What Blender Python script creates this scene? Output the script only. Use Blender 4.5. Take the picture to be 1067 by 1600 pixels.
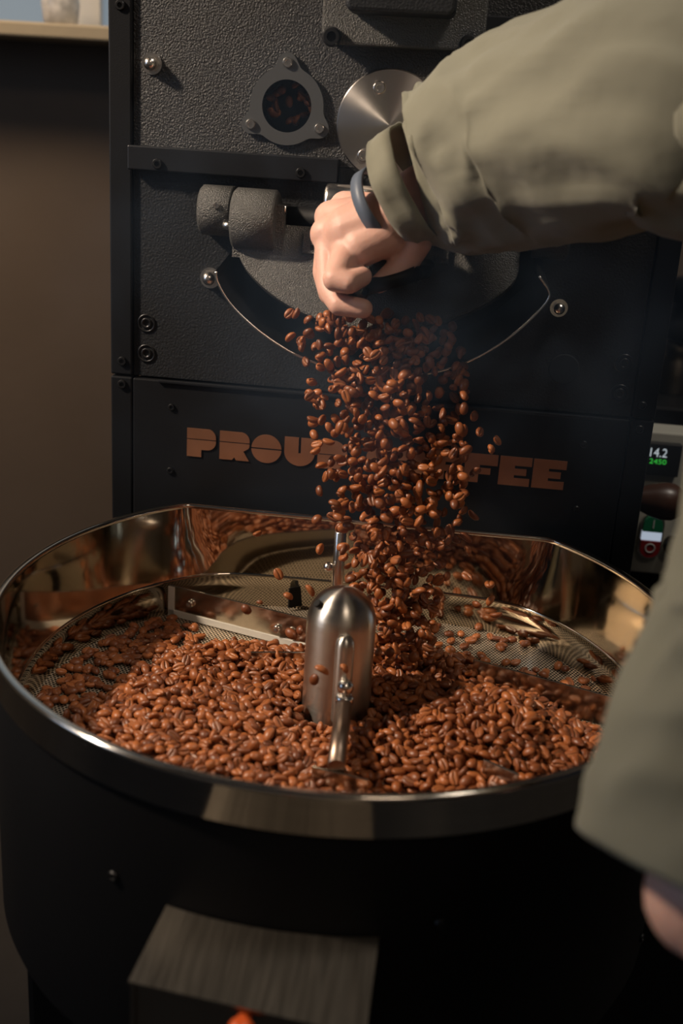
import bpy, bmesh, math, random
import numpy as np
from mathutils import Vector, Matrix, noise

random.seed(7); rng = np.random.default_rng(7)
for o in list(bpy.data.objects): bpy.data.objects.remove(o)
scene = bpy.context.scene; COL = scene.collection
R_ = math.radians
Z0 = 0.88                                   # height of the cooling tray rim above the floor

# ------------------------------------------------------------------ camera
FPX = 1730.5
PITCH, ROLL, YAW = 0.334224, 0.063986, -0.0923311
CAM = Vector((0.063864, -0.745737, 0.329878 + Z0))
FW = Vector((math.sin(YAW)*math.cos(PITCH), math.cos(YAW)*math.cos(PITCH), -math.sin(PITCH)))
_r = Vector((math.cos(YAW), -math.sin(YAW), 0)); _u = _r.cross(FW)
RT = math.cos(ROLL)*_r + math.sin(ROLL)*_u
UP = -math.sin(ROLL)*_r + math.cos(ROLL)*_u
cd = bpy.data.cameras.new('camera'); cam = bpy.data.objects.new('camera', cd); COL.objects.link(cam)
cd.sensor_fit = 'VERTICAL'; cd.sensor_height = 36; cd.sensor_width = 24; cd.lens = FPX/1600*36
m3 = Matrix((RT, UP, -FW)).transposed().to_4x4(); m3.translation = CAM; cam.matrix_world = m3
cd.dof.use_dof = True; cd.dof.focus_distance = 0.93; cd.dof.aperture_fstop = 4.5
cd.clip_start = 0.01
scene.camera = cam

# ------------------------------------------------------------------ light
world = bpy.data.worlds.new('room_ambience'); scene.world = world; world.use_nodes = True
bg = world.node_tree.nodes['Background']; bg.inputs[0].default_value = (0.36, 0.45, 0.64, 1); bg.inputs[1].default_value = 0.018
def aim(o, t): o.rotation_euler = (Vector(t) - o.location).to_track_quat('-Z', 'Y').to_euler()
def spot(name, loc, target, power, color, size, angle, blend=0.4):
    l = bpy.data.lights.new(name, 'SPOT'); l.energy = power; l.color = color; l.shadow_soft_size = size
    l.spot_size = R_(angle); l.spot_blend = blend
    o = bpy.data.objects.new(name, l); COL.objects.link(o); o.location = loc; aim(o, target); return o
def area(name, loc, target, power, color, sx, sy):
    l = bpy.data.lights.new(name, 'AREA'); l.energy = power; l.color = color; l.shape = 'RECTANGLE'; l.size = sx; l.size_y = sy
    o = bpy.data.objects.new(name, l); COL.objects.link(o); o.location = loc; aim(o, target); return o
spot('key_spot_lamp', (-1.14, -0.24, Z0+1.05), (0.03, 0.05, Z0+0.10), 152, (1.0, 0.81, 0.62), 0.05, 40, 0.95)
area('left_fill_light', (-2.25, -0.9, Z0+0.75), (0.0, -0.2, Z0+0.1), 4.5, (0.50, 0.70, 1.0), 0.9, 1.1)  # added bluish fill from the left, out of view
area('front_fill_light', (0.7, -1.5, 2.75), (0.4, -1.6, 0.0), 8, (1.0, 0.80, 0.62), 0.5, 0.5)  # added warm fill, lights the front wall that the rim reflects
spot('wall_wash_lamp', (-0.85, 0.20, 2.3), (-0.70, 0.95, 0.90), 90, (1.0, 0.72, 0.47), 0.25, 62, 1.0)
area('cabinet_fill_light', (0.75, 0.02, 2.6), (0.42, 0.42, 0.9), 11, (1.0, 0.90, 0.78), 0.3, 0.3)  # added light to brighten the control cabinet
scene.view_settings.view_transform = 'Standard'; scene.view_settings.look = 'None'
scene.view_settings.gamma = 1.0; scene.view_settings.use_curve_mapping = False
scene.view_settings.exposure = -0.12

# ------------------------------------------------------------------ pixel -> place
def ray(px, py): return FW + RT*((px-533.5)/FPX) - UP*((py-800)/FPX)
def atd(px, py, d): return CAM + ray(px, py)*d                 # at a distance along the view axis
def aty(px, py, y): r = ray(px, py); return CAM + r*((y-CAM.y)/r.y)
def atz(px, py, z): r = ray(px, py); return CAM + r*((z+Z0-CAM.z)/r.z)
def atcyl(px, py, rad):
    r = ray(px, py); a = r.x*r.x+r.y*r.y; b = 2*(CAM.x*r.x+CAM.y*r.y); c = CAM.x**2+CAM.y**2-rad*rad
    t = (-b-math.sqrt(max(0, b*b-4*a*c)))/(2*a); return CAM + r*t

# ------------------------------------------------------------------ materials
MATS = {}
def mat(name, color=(0.5,0.5,0.5), rough=0.5, metal=0.0, bump=0.0, bscale=200.0, var=0.0, vscale=30.0, rvar=0.0, detail=3.0, **kw):
    if name in MATS: return MATS[name]
    m = bpy.data.materials.new(name); m.use_nodes = True; nt = m.node_tree; n = nt.nodes; L = nt.links
    b = n['Principled BSDF']; b.inputs['Base Color'].default_value = (*color, 1); b.inputs['Roughness'].default_value = rough; b.inputs['Metallic'].default_value = metal
    for k, v in kw.items(): b.inputs[k].default_value = v
    tc = n.new('ShaderNodeTexCoord')
    if bump:
        t = n.new('ShaderNodeTexNoise'); t.inputs['Scale'].default_value = bscale; t.inputs['Detail'].default_value = detail; L.new(tc.outputs['Object'], t.inputs['Vector'])
        bp = n.new('ShaderNodeBump'); bp.inputs['Strength'].default_value = bump; bp.inputs['Distance'].default_value = 0.0015
        L.new(t.outputs['Fac'], bp.inputs['Height']); L.new(bp.outputs['Normal'], b.inputs['Normal'])
    if var or rvar:
        t2 = n.new('ShaderNodeTexNoise'); t2.inputs['Scale'].default_value = vscale; t2.inputs['Detail'].default_value = 4; L.new(tc.outputs['Object'], t2.inputs['Vector'])
    if var:
        mx = n.new('ShaderNodeMix'); mx.data_type = 'RGBA'
        mx.inputs[6].default_value = (*[c*(1-var) for c in color], 1); mx.inputs[7].default_value = (*[min(1, c*(1+var)) for c in color], 1)
        L.new(t2.outputs['Fac'], mx.inputs[0]); L.new(mx.outputs[2], b.inputs['Base Color'])
    if rvar:
        mr = n.new('ShaderNodeMapRange'); mr.inputs[3].default_value = max(0.02, rough-rvar); mr.inputs[4].default_value = rough+rvar
        L.new(t2.outputs['Fac'], mr.inputs[0]); L.new(mr.outputs[0], b.inputs['Roughness'])
    MATS[name] = m; return m
CAST = mat('rough_black_cast_iron', (0.028,0.028,0.029), 0.40, 0, bump=0.9, bscale=620, rvar=0.10, vscale=25, detail=5)
CAST2 = mat('fine_black_cast_iron', (0.016,0.017,0.019), 0.45, 0, bump=0.5, bscale=520, rvar=0.08, vscale=18)
HAMMER = mat('hammered_black_paint', (0.075,0.074,0.070), 0.34, 0.15, bump=0.9, bscale=950, rvar=0.10, vscale=500)
PANEL = mat('satin_black_panel', (0.009,0.0095,0.011), 0.46, 0, bump=0.08, bscale=900, rvar=0.06, vscale=12)
BAR = mat('satin_charcoal_steel', (0.013,0.014,0.017), 0.42, 0.2, bump=0.06, bscale=600)
BLACK = mat('matt_black_enamel', (0.0045,0.0045,0.005), 0.55, 0, rvar=0.08, vscale=9)
VOID = mat('deep_matt_black', (0.006,0.006,0.006), 0.9)  # near-black and very rough, for interiors and plugs
BOLT = mat('blackened_screw', (0.04,0.04,0.042), 0.35, 0.8)
CHROME = mat('bright_steel', (0.78,0.74,0.69), 0.24, 1.0, rvar=0.06, vscale=60)
FLANGE = mat('dull_grey_steel', (0.13,0.135,0.14), 0.45, 0.7, bump=0.05, bscale=500)
COPPER = mat('copper_sheet', (0.42,0.20,0.11), 0.42, 0.75, var=0.25, vscale=40, rvar=0.08)
GREYWALL = mat('taupe_plaster', (0.12,0.092,0.07), 0.9, 0, bump=0.25, bscale=90, var=0.2, vscale=4)
SKIN = mat('skin', (0.64,0.375,0.30), 0.52, 0, bump=0.12, bscale=420, var=0.12, vscale=60)
def set_sss(m, w, rad):
    b = m.node_tree.nodes['Principled BSDF']; b.inputs['Subsurface Weight'].default_value = w; b.inputs['Subsurface Radius'].default_value = rad; b.inputs['Subsurface Scale'].default_value = 0.004
set_sss(SKIN, 0.25, (1, 0.35, 0.2))
BAND = mat('slate_blue_rubber', (0.10,0.125,0.17), 0.5)
DENIM = mat('dark_trouser_cloth', (0.02,0.022,0.03), 0.9, 0, bump=0.2, bscale=900)
HAIR = mat('dark_hair', (0.03,0.02,0.014), 0.55, 0, bump=0.5, bscale=300)

def brushed(name, color, rough, scale, strength, aniso=0.0, radial=None):
    """stainless steel with fine brush marks stretched along one axis"""
    m = mat(name, color, rough, 1.0); nt = m.node_tree; n = nt.nodes; L = nt.links; b = n['Principled BSDF']
    tc = n.new('ShaderNodeTexCoord'); mp = n.new('ShaderNodeMapping'); mp.inputs['Scale'].default_value = scale
    t = n.new('ShaderNodeTexNoise'); t.inputs['Scale'].default_value = 1.0; t.inputs['Detail'].default_value = 3
    L.new(tc.outputs['Object'], mp.inputs['Vector']); L.new(mp.outputs[0], t.inputs['Vector'])
    mr = n.new('ShaderNodeMapRange'); mr.inputs[3].default_value = max(.03, rough-strength); mr.inputs[4].default_value = rough+strength
    L.new(t.outputs['Fac'], mr.inputs[0]); L.new(mr.outputs[0], b.inputs['Roughness'])
    if aniso:
        b.inputs['Anisotropic'].default_value = aniso
        tg = n.new('ShaderNodeTangent'); tg.direction_type = 'RADIAL'; tg.axis = radial or 'Z'; L.new(tg.outputs[0], b.inputs['Tangent'])
    return m
STEEL = brushed('tray_stainless', (0.52,0.46,0.37), 0.07, (30,30,900), 0.03)
RIMST = brushed('rim_stainless', (0.68,0.62,0.54), 0.12, (30,30,900), 0.05)
HUBST = brushed('brushed_hub_steel', (0.62,0.58,0.52), 0.32, (20,20,900), 0.06, 0.75, 'Z')
HUBST.node_tree.nodes['Principled BSDF'].inputs['Anisotropic Rotation'].default_value = 0.25
DISCST = brushed('turned_disc_steel', (0.62,0.58,0.55), 0.30, (60,60,60), 0.05, 0.9, 'Z')
DISCST.node_tree.nodes['Principled BSDF'].inputs['Anisotropic Rotation'].default_value = 0.25
PADDLE = brushed('paddle_stainless', (0.60,0.55,0.47), 0.20, (60,60,600), 0.08)
BOXST = brushed('box_stainless', (0.28,0.25,0.21), 0.32, (300,20,20), 0.08)

def perforated():
    m = mat('perforated_stainless', (0.64,0.54,0.41), 0.42, 0.65); nt = m.node_tree; n = nt.nodes; L = nt.links
    b = n['Principled BSDF']; out = n['Material Output']; tc = n.new('ShaderNodeTexCoord')
    p = 0.0031; size = (p, p*math.sqrt(3), 1)
    def vm(op, a, v):
        x = n.new('ShaderNodeVectorMath'); x.operation = op; L.new(a, x.inputs[0])
        if v is not None: x.inputs[1].default_value = v
        return x.outputs['Value'] if op == 'LENGTH' else x.outputs['Vector']
    flat = vm('MULTIPLY', tc.outputs['Object'], (1,1,0))
    ds = []
    for off in ((10,10,0), (10+p/2, 10+p*math.sqrt(3)/2, 0)):
        f = vm('FRACTION', vm('DIVIDE', vm('ADD', flat, off), size), None)
        f = vm('MULTIPLY', vm('SUBTRACT', f, (0.5,0.5,0)), (size[0], size[1], 0)); ds.append(vm('LENGTH', f, None))
    mn = n.new('ShaderNodeMath'); mn.operation = 'MINIMUM'; L.new(ds[0], mn.inputs[0]); L.new(ds[1], mn.inputs[1])
    lt = n.new('ShaderNodeMath'); lt.operation = 'LESS_THAN'; L.new(mn.outputs[0], lt.inputs[0]); lt.inputs[1].default_value = 0.00105
    tr = n.new('ShaderNodeBsdfTransparent'); mx = n.new('ShaderNodeMixShader')
    L.new(lt.outputs[0], mx.inputs[0]); L.new(b.outputs[0], mx.inputs[1]); L.new(tr.outputs[0], mx.inputs[2]); L.new(mx.outputs[0], out.inputs['Surface'])
    return m
PERF = perforated()

def cloth_mat():
    m = mat('olive_cotton', (0.185,0.180,0.132), 0.85, 0); nt = m.node_tree; n = nt.nodes; L = nt.links; b = n['Principled BSDF']
    b.inputs['Sheen Weight'].default_value = 0.15
    tc = n.new('ShaderNodeTexCoord')
    t = n.new('ShaderNodeTexNoise'); t.inputs['Scale'].default_value = 1500; L.new(tc.outputs['Object'], t.inputs['Vector'])
    t2 = n.new('ShaderNodeTexNoise'); t2.inputs['Scale'].default_value = 28; t2.inputs['Detail'].default_value = 2; L.new(tc.outputs['Object'], t2.inputs['Vector'])
    bp = n.new('ShaderNodeBump'); bp.inputs['Strength'].default_value = 0.25; bp.inputs['Distance'].default_value = 0.0006; L.new(t.outputs['Fac'], bp.inputs['Height'])
    bp2 = n.new('ShaderNodeBump'); bp2.inputs['Strength'].default_value = 0.35; bp2.inputs['Distance'].default_value = 0.006; L.new(t2.outputs['Fac'], bp2.inputs['Height'])
    L.new(bp.outputs['Normal'], bp2.inputs['Normal']); L.new(bp2.outputs['Normal'], b.inputs['Normal'])
    return m
OLIVE = cloth_mat()

def bean_mat():
    m = mat('roasted_coffee_bean', (0.2,0.07,0.03), 0.42); nt = m.node_tree; n = nt.nodes; L = nt.links; b = n['Principled BSDF']
    at = n.new('ShaderNodeAttribute'); at.attribute_name = 'tone'
    oi = n.new('ShaderNodeObjectInfo')
    ad = n.new('ShaderNodeMath'); ad.operation = 'ADD'; L.new(at.outputs['Fac'], ad.inputs[0]); L.new(oi.outputs['Random'], ad.inputs[1])
    fr = n.new('ShaderNodeMath'); fr.operation = 'FRACT'; L.new(ad.outputs[0], fr.inputs[0])
    cr = n.new('ShaderNodeValToRGB'); e = cr.color_ramp.elements
    e[0].position = 0; e[0].color = (0.130,0.036,0.012,1); e[1].position = 1; e[1].color = (0.37,0.118,0.034,1)
    k = e.new(0.5); k.color = (0.235,0.070,0.021,1)
    L.new(fr.outputs[0], cr.inputs[0])
    ac = n.new('ShaderNodeAttribute'); ac.attribute_name = 'crease'
    mx = n.new('ShaderNodeMix'); mx.data_type = 'RGBA'; mx.inputs[7].default_value = (0.36,0.17,0.075,1)
    sc = n.new('ShaderNodeMath'); sc.operation = 'MULTIPLY'; sc.inputs[1].default_value = 0.6; L.new(ac.outputs['Fac'], sc.inputs[0])
    L.new(sc.outputs[0], mx.inputs[0]); L.new(cr.outputs[0], mx.inputs[6]); L.new(mx.outputs[2], b.inputs['Base Color'])
    tc = n.new('ShaderNodeTexCoord'); t = n.new('ShaderNodeTexNoise'); t.inputs['Scale'].default_value = 700; L.new(tc.outputs['Object'], t.inputs['Vector'])
    bp = n.new('ShaderNodeBump'); bp.inputs['Strength'].default_value = 0.25; bp.inputs['Distance'].default_value = 0.0005; L.new(t.outputs['Fac'], bp.inputs['Height']); L.new(bp.outputs['Normal'], b.inputs['Normal'])
    return m
BEAN = bean_mat()

for m_, v_ in ((PANEL,0.18),(CAST2,0.30),(BLACK,0.2),(BAR,0.3),(CAST,0.4)): m_.node_tree.nodes['Principled BSDF'].inputs['Specular IOR Level'].default_value = v_
# ------------------------------------------------------------------ mesh helpers
ORG = {}
def org(p): return ORG.get(p.name, Vector((0,0,0))) if p else Vector((0,0,0))
def link(name, me, material, parent=None, loc=(0,0,0)):
    """world-space vertices relative to loc"""
    o = bpy.data.objects.new(name, me); COL.objects.link(o)
    if material and not me.materials: me.materials.append(material)
    loc = Vector(loc); ORG[o.name] = loc
    if parent:
        o.parent = parent; o.location = loc - org(parent)
    else: o.location = loc
    return o
def empty(name, loc, label, cat, group=None):
    o = bpy.data.objects.new(name, None); COL.objects.link(o); o.empty_display_size = 0.05
    o.location = loc; ORG[o.name] = Vector(loc); return tag(o, label, cat, group)
def tag(o, label=None, cat=None, group=None, kind=None):
    if label: o['label'] = label
    if cat: o['category'] = cat
    if group: o['group'] = group
    if kind: o['kind'] = kind
    return o
def frame(axis, hint=None):
    a = Vector(axis).normalized(); h = Vector(hint) if hint else (Vector((0,0,1)) if abs(a.z) < 0.9 else Vector((1,0,0)))
    u = h.cross(a).normalized(); v = a.cross(u); return a, u, v
class MB:
    def __init__(s): s.v = []; s.f = []; s.sm = []
    def add(s, vs, fs, smooth=False):
        k = len(s.v); s.v += [Vector(v) for v in vs]; s.f += [tuple(i+k for i in f) for f in fs]; s.sm += [smooth]*len(fs); return s
    def box(s, c, size, rot=None):
        c = Vector(c); h = Vector(size)/2; vs = []
        for x in (-1,1):
            for y in (-1,1):
                for z in (-1,1):
                    p = Vector((x*h.x, y*h.y, z*h.z)); vs.append(c + (rot @ p if rot else p))
        return s.add(vs, [(0,1,3,2),(4,6,7,5),(0,4,5,1),(2,3,7,6),(0,2,6,4),(1,5,7,3)])
    def rings(s, rs, closed=True, caps=(True,True), smooth=True):
        n = len(rs[0]); vs = [p for r in rs for p in r]; fs = []
        for i in range(len(rs)-1):
            for j in range(n if closed else n-1):
                a = i*n+j; b = i*n+(j+1)%n; fs.append((a, b, b+n, a+n))
        k = len(s.v); s.add(vs, fs, smooth)
        if caps[0]: s.f.append(tuple(k+j for j in reversed(range(n)))); s.sm.append(False)
        if caps[1]: s.f.append(tuple(k+(len(rs)-1)*n+j for j in range(n))); s.sm.append(False)
        return s
    def lathe(s, base, axis, prof, n=24, hint=None, caps=(True,True), smooth=True):
        a, u, v = frame(axis, hint); base = Vector(base); rs = []
        for (r, h) in prof: rs.append([base + a*h + (u*math.cos(t)+v*math.sin(t))*r for t in [2*math.pi*j/n for j in range(n)]])
        return s.rings(rs, True, caps, smooth)
    def cyl(s, p0, p1, r, n=20, bev=0.0, r2=None):
        p0 = Vector(p0); p1 = Vector(p1); h = (p1-p0).length; r2 = r if r2 is None else r2
        prof = [(r-bev,0),(r,bev),(r2,h-bev),(r2-bev,h)] if bev else [(r,0),(r2,h)]
        return s.lathe(p0, p1-p0, prof, n)
    def tube(s, pts, rad, n=10, caps=True):
        pts = [Vector(p) for p in pts]; rs = []; u = None
        for i, p in enumerate(pts):
            d = (pts[min(i+1, len(pts)-1)] - pts[max(i-1, 0)]).normalized()
            if u is None: _, u, v = frame(d)
            else: u = (u - d*u.dot(d)).normalized(); v = d.cross(u)
            r = rad[i] if isinstance(rad, (list, tuple)) else rad
            rs.append([p + (u*math.cos(t)+v*math.sin(t))*r for t in [2*math.pi*j/n for j in range(n)]])
        return s.rings(rs, True, (caps, caps))
    def sphere(s, c, r, n=14, m=8, squash=(1,1,1)):
        c = Vector(c); rs = []
        for i in range(1, m):
            t = math.pi*i/m; rs.append([c + Vector((r*math.sin(t)*math.cos(q)*squash[0], r*math.sin(t)*math.sin(q)*squash[1], -r*math.cos(t)*squash[2])) for q in [2*math.pi*j/n for j in range(n)]])
        return s.rings(rs)
    def build(s, name, material, parent=None, loc=None, bevel=0.0, kind=None):
        loc = Vector(loc) if loc is not None else (sum(s.v, Vector())/len(s.v))
        me = bpy.data.meshes.new(name); me.from_pydata([v-loc for v in s.v], [], s.f); me.polygons.foreach_set('use_smooth', s.sm); me.update()
        bm = bmesh.new(); bm.from_mesh(me); bmesh.ops.recalc_face_normals(bm, faces=bm.faces); bm.to_mesh(me); bm.free()
        o = link(name, me, material, parent, loc)
        if bevel:
            b = o.modifiers.new('edge', 'BEVEL'); b.width = bevel; b.segments = 2; b.limit_method = 'ANGLE'; b.angle_limit = R_(40)
        if kind: o['kind'] = kind
        return o
def plate(outline, holes, thick, to3, back):
    """flat sheet with holes: 2D outlines -> to3(x, y) -> extruded by vector `back`"""
    bm = bmesh.new(); es = []
    for lp in [outline]+holes:
        vs = [bm.verts.new(to3(*p)) for p in lp]
        es += [bm.edges.new((vs[i], vs[(i+1) % len(vs)])) for i in range(len(vs))]
    bmesh.ops.triangle_fill(bm, use_beauty=True, use_dissolve=False, edges=es)
    bmesh.ops.dissolve_limit(bm, angle_limit=0.01, verts=bm.verts, edges=bm.edges) if not holes else None
    g = bmesh.ops.extrude_face_region(bm, geom=list(bm.faces))
    bmesh.ops.translate(bm, vec=Vector(back)*thick, verts=[e for e in g['geom'] if isinstance(e, bmesh.types.BMVert)])
    bmesh.ops.recalc_face_normals(bm, faces=bm.faces)
    m = MB(); bm.verts.index_update()
    m.add([v.co.copy() for v in bm.verts], [[v.index for v in f.verts] for f in bm.faces]); bm.free(); return m
def circle(cx, cy, r, n=40, ry=None): return [(cx+r*math.cos(2*math.pi*i/n), cy+(ry or r)*math.sin(2*math.pi*i/n)) for i in range(n)]
def smooth_poly(pts, k=4, closed=False):
    """Catmull-Rom through the points"""
    P = [Vector(p) for p in pts]; n = len(P); out = []
    for i in range(n if closed else n-1):
        p0 = P[(i-1) % n] if closed or i > 0 else P[0]; p1 = P[i]; p2 = P[(i+1) % n]; p3 = P[(i+2) % n] if closed or i+2 < n else P[-1]
        for j in range(k):
            t = j/k; out.append(0.5*((2*p1)+(p2-p0)*t+(2*p0-5*p1+4*p2-p3)*t*t+(3*p1-p0-3*p2+p3)*t**3))
    if not closed: out.append(P[-1])
    return out
FR = Vector((0,-1,0)); BK = Vector((0,1,0))
YM = 0.215                                   # plane of the machine front
def F(px, py, y=YM): return aty(px, py, y)
def screw(c, r, parent, material, axis=FR, name='screw', h=None, hexr=0.5):
    """dome-edged socket head screw: a head with a recessed hex socket"""
    h = h or r*0.55; a = Vector(axis); m = MB(); c = Vector(c)
    m.lathe(c, a, [(r,0),(r,h*0.6),(r*0.82,h)], 18, caps=(True,False))
    m.lathe(c, a, [(r*0.82,h),(r*hexr,h)], 18, caps=(False,False), smooth=False)
    m.lathe(c, a, [(r*hexr,h),(r*hexr*0.9,h*0.3)], 18, caps=(False,True))
    return m.build(name, material, parent, c)
def acorn(c, r, parent, axis=FR):
    m = MB(); c = Vector(c); a = Vector(axis)
    m.lathe(c, a, [(r*1.45,0),(r*1.45,r*0.25)], 20); m.lathe(c, a, [(r*1.1,r*0.25),(r*1.1,r*0.95)], 6, smooth=False)
    m.lathe(c, a, [(r*0.95,r*0.95),(r*0.9,r*1.35),(r*0.7,r*1.75),(r*0.35,r*1.98),(r*0.05,r*2.03)], 20)
    return m.build('acorn_nut', CHROME, parent, c)

# ================================================================== the room
def struct(o): o['kind'] = 'structure'; return o
FLOORM = mat('dark_concrete', (0.055,0.052,0.050), 0.7, 0, bump=0.3, bscale=60, var=0.3, vscale=14)
struct(MB().box((0,-0.3,-0.02), (6,5,0.04)).build('floor', FLOORM))
YW = 0.95
sill_l = aty(0, 52, YW); sill_r = aty(172, 68, YW); YF = YW-0.11                                # front edge of the ledge
wz = aty(90,60,YF).z; lth = aty(90,36,YF).z-wz
wl = struct(MB().box((0, YW+0.05, wz/2), (6, 0.10, wz)).build('wall_back', GREYWALL))
PALE = mat('pale_frame_paint', (0.55,0.56,0.55), 0.6); LEDGE = mat('pale_ledge_wood', (0.36,0.31,0.22), 0.6, 0, var=0.15, vscale=25)
struct(MB().box((0, YW-0.03, wz+lth/2), (6, 0.16, lth)).build('trim_1', LEDGE, bevel=0.003))
DIMG = mat('dim_window_glass', (0.10,0.13,0.16), 0.1); b_ = DIMG.node_tree.nodes['Principled BSDF']; b_.inputs['Emission Color'].default_value = (0.52,0.64,0.76,1); b_.inputs['Emission Strength'].default_value = 0.30
w1 = struct(MB().box((-1.22, YW+0.06, wz+0.55), (1.74, 0.03, 1.1)).build('window_1', DIMG))
wx = aty(130, 20, YW+0.03).x
for a, b in ((wx, 0.05), (wx-0.85, 0.05)): MB().box((a, YW+0.045, wz+0.55), (b, 0.03, 1.1)).build('window_frame', PALE, w1)
m = MB().box((0.85, YW+0.05, wz+0.6), (2.4, 0.10, 1.2)); struct(m.build('wall_upper', GREYWALL))
WARMWALL = mat('warm_white_plaster', (0.50,0.44,0.37), 0.9, 0, bump=0.15, bscale=60)
struct(MB().box((0, -2.75, 1.45), (6, 0.1, 2.9)).build('wall_front', WARMWALL))
# left wall in three pieces round an added glowing pane, out of view
for (y0, y1, z0, z1) in ((-2.7,-1.5,0,2.9), (-0.4,0.95,0,2.9), (-1.5,-0.4,0,1.0), (-1.5,-0.4,2.3,2.9)):
    struct(MB().box((-2.35, (y0+y1)/2, (z0+z1)/2), (0.1, y1-y0, z1-z0)).build('wall_left', WARMWALL))
FILLPANE = mat('fill_pane_glow', (0.2,0.25,0.3), 0.1); b_ = FILLPANE.node_tree.nodes['Principled BSDF']; b_.inputs['Emission Color'].default_value = (0.50,0.68,1.0,1); b_.inputs['Emission Strength'].default_value = 1.2  # glow added for bluish fill and reflections in the steel
w2 = struct(MB().box((-2.36, -0.95, 1.65), (0.02, 1.1, 1.3)).build('left_fill_pane', FILLPANE))
for yy in (-1.47,-0.95,-0.43): MB().box((-2.335, yy, 1.65), (0.05, 0.05, 1.3)).build('window_frame', PALE, w2)  # bars across the added pane
# small pale jar on the ledge
jb = aty(95, 30, YW-0.04); jb.z = wz+lth
jar = MB().lathe(jb, (0,0,1), [(0.016,0),(0.024,0.006),(0.027,0.03),(0.024,0.055),(0.018,0.065),(0.019,0.072),(0.015,0.072),(0.014,0.06)], 24).build('ceramic_jar', mat('speckled_white_glaze', (0.60,0.66,0.70), 0.3, 0, var=0.8, vscale=70), loc=jb)
tag(jar, 'small speckled white jar standing on the pale ledge by the window', 'jar')

# ================================================================== the roaster
roaster = empty('coffee_roaster', (0, 0.4, 0), 'black cast iron coffee roaster with copper lettering on its lower panel', 'roaster')
HX = 0.2415                                  # half width of the front
XP = 0.221                                   # inner edge of the posts
ZS = F(490, 611).z                           # seam between casting and name panel
ZT = Z0 + 0.62
def tofront(y): return lambda x, z: Vector((x, y, z))
# sight glass and discharge openings in the casting
sg = F(449, 166); sgr = 0.0225
lip_px = [(336,424),(338,440),(352,466),(372,490),(400,515),(435,540),(472,560),(540,584),(600,590),(660,586),(714,573),(760,552),(800,526),(835,495),(858,468),(858,452),(843,430)]
YL = YM - 0.062
lip3 = [F(x, y, YL) for x, y in lip_px]
cx0 = (lip3[0].x+lip3[-1].x)/2
zop = F(600, 400).z
open2 = [(p.x*0.97, p.z+0.012) for p in lip3]
open2 = [(p.x, p.y) for p in smooth_poly([(a, b, 0) for a, b in open2], 3)]
open2 = open2 + [(0.128, zop+0.012), (-0.128, zop+0.012)]
outl = [(-XP, ZS+0.001), (XP, ZS+0.001), (XP, ZT), (-XP, ZT)]
ZB = F(370, 250).z                           # crossbar height: below it the casting is finer
up_out = [(-XP, ZB), (XP, ZB), (XP, ZT), (-XP, ZT)]
lo_out = [(-XP, ZS+0.001), (XP, ZS+0.001), (XP, ZB-0.0004), (-XP, ZB-0.0004)]
hole = circle(sg.x, sg.z, sgr)
plate(up_out, [hole], 0.02, tofront(YM), BK).build('upper_casting', CAST, roaster)
plate(lo_out, [open2], 0.02, tofront(YM), BK).build('lower_casting', CAST2, roaster)
body = MB()
yb0 = YM+0.021; yb1 = 0.80
for sx in (-1, 1): body.box((sx*(XP-0.002), (yb0+yb1)/2, (0.10+ZT)/2), (0.004, yb1-yb0, ZT-0.10))
body.box((0, yb1, (0.10+ZT)/2), (2*XP, 0.004, ZT-0.10)); body.box((0, (yb0+yb1)/2, ZT-0.002), (2*XP, yb1-yb0, 0.004)); body.box((0, (yb0+yb1)/2, 0.1), (2*XP, yb1-yb0, 0.004))
body.build('body_shell', BLACK, roaster)
for sx in (-1,1):
    for sy in (0.30, 0.74): MB().box((sx*0.19, sy, 0.05), (0.05,0.05,0.1)).build('foot', BLACK, roaster)
MB().lathe((0, YM+0.10, Z0+0.24), BK, [(0.17,0),(0.17,0.25)], 40, caps=(True,True)).build('drum', VOID, roaster)
# posts: an upper and a lower length on each side
for sx in (-1, 1):
    xc = sx*(XP+HX+0.0007)/2; w = HX-XP-0.0007
    zs = F(188, 585).z if sx < 0 else F(1002, 653).z
    MB().box((xc, YM+0.008, (zs+0.0008+ZT)/2), (w, 0.024, ZT-zs-0.0008)).build('post', PANEL, roaster, bevel=0.0015)
    MB().box((xc, YM+0.008, (zs-0.0008+0.1)/2), (w, 0.024, zs-0.0008-0.1)).build('post', PANEL, roaster, bevel=0.0015)
for px, py in ((191,564),(191,600),(188,8),(1003,634),(999,671)): screw(F(px, py, YM-0.004), 0.0042, roaster, BOLT)
# name panel
YN = YM - 0.004
npz0 = Z0 - 0.12
m = MB().box((0, YN+0.006, (npz0+ZS-0.0012)/2), (2*XP, 0.012, ZS-0.0012-npz0)); name_panel = m.build('name_panel', PANEL, roaster, bevel=0.0012)
MB().box((0.0, YN-0.0005, ZS-0.0006-0.0012), (2*0.197, 0.004, 0.0024)).build('panel_edge_strip', BAR, name_panel, bevel=0.0004)
for px, py in ((268,636),(266,735),(912,694),(900,795)): screw(F(px, py, YN), 0.0032, name_panel, BOLT)
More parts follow.
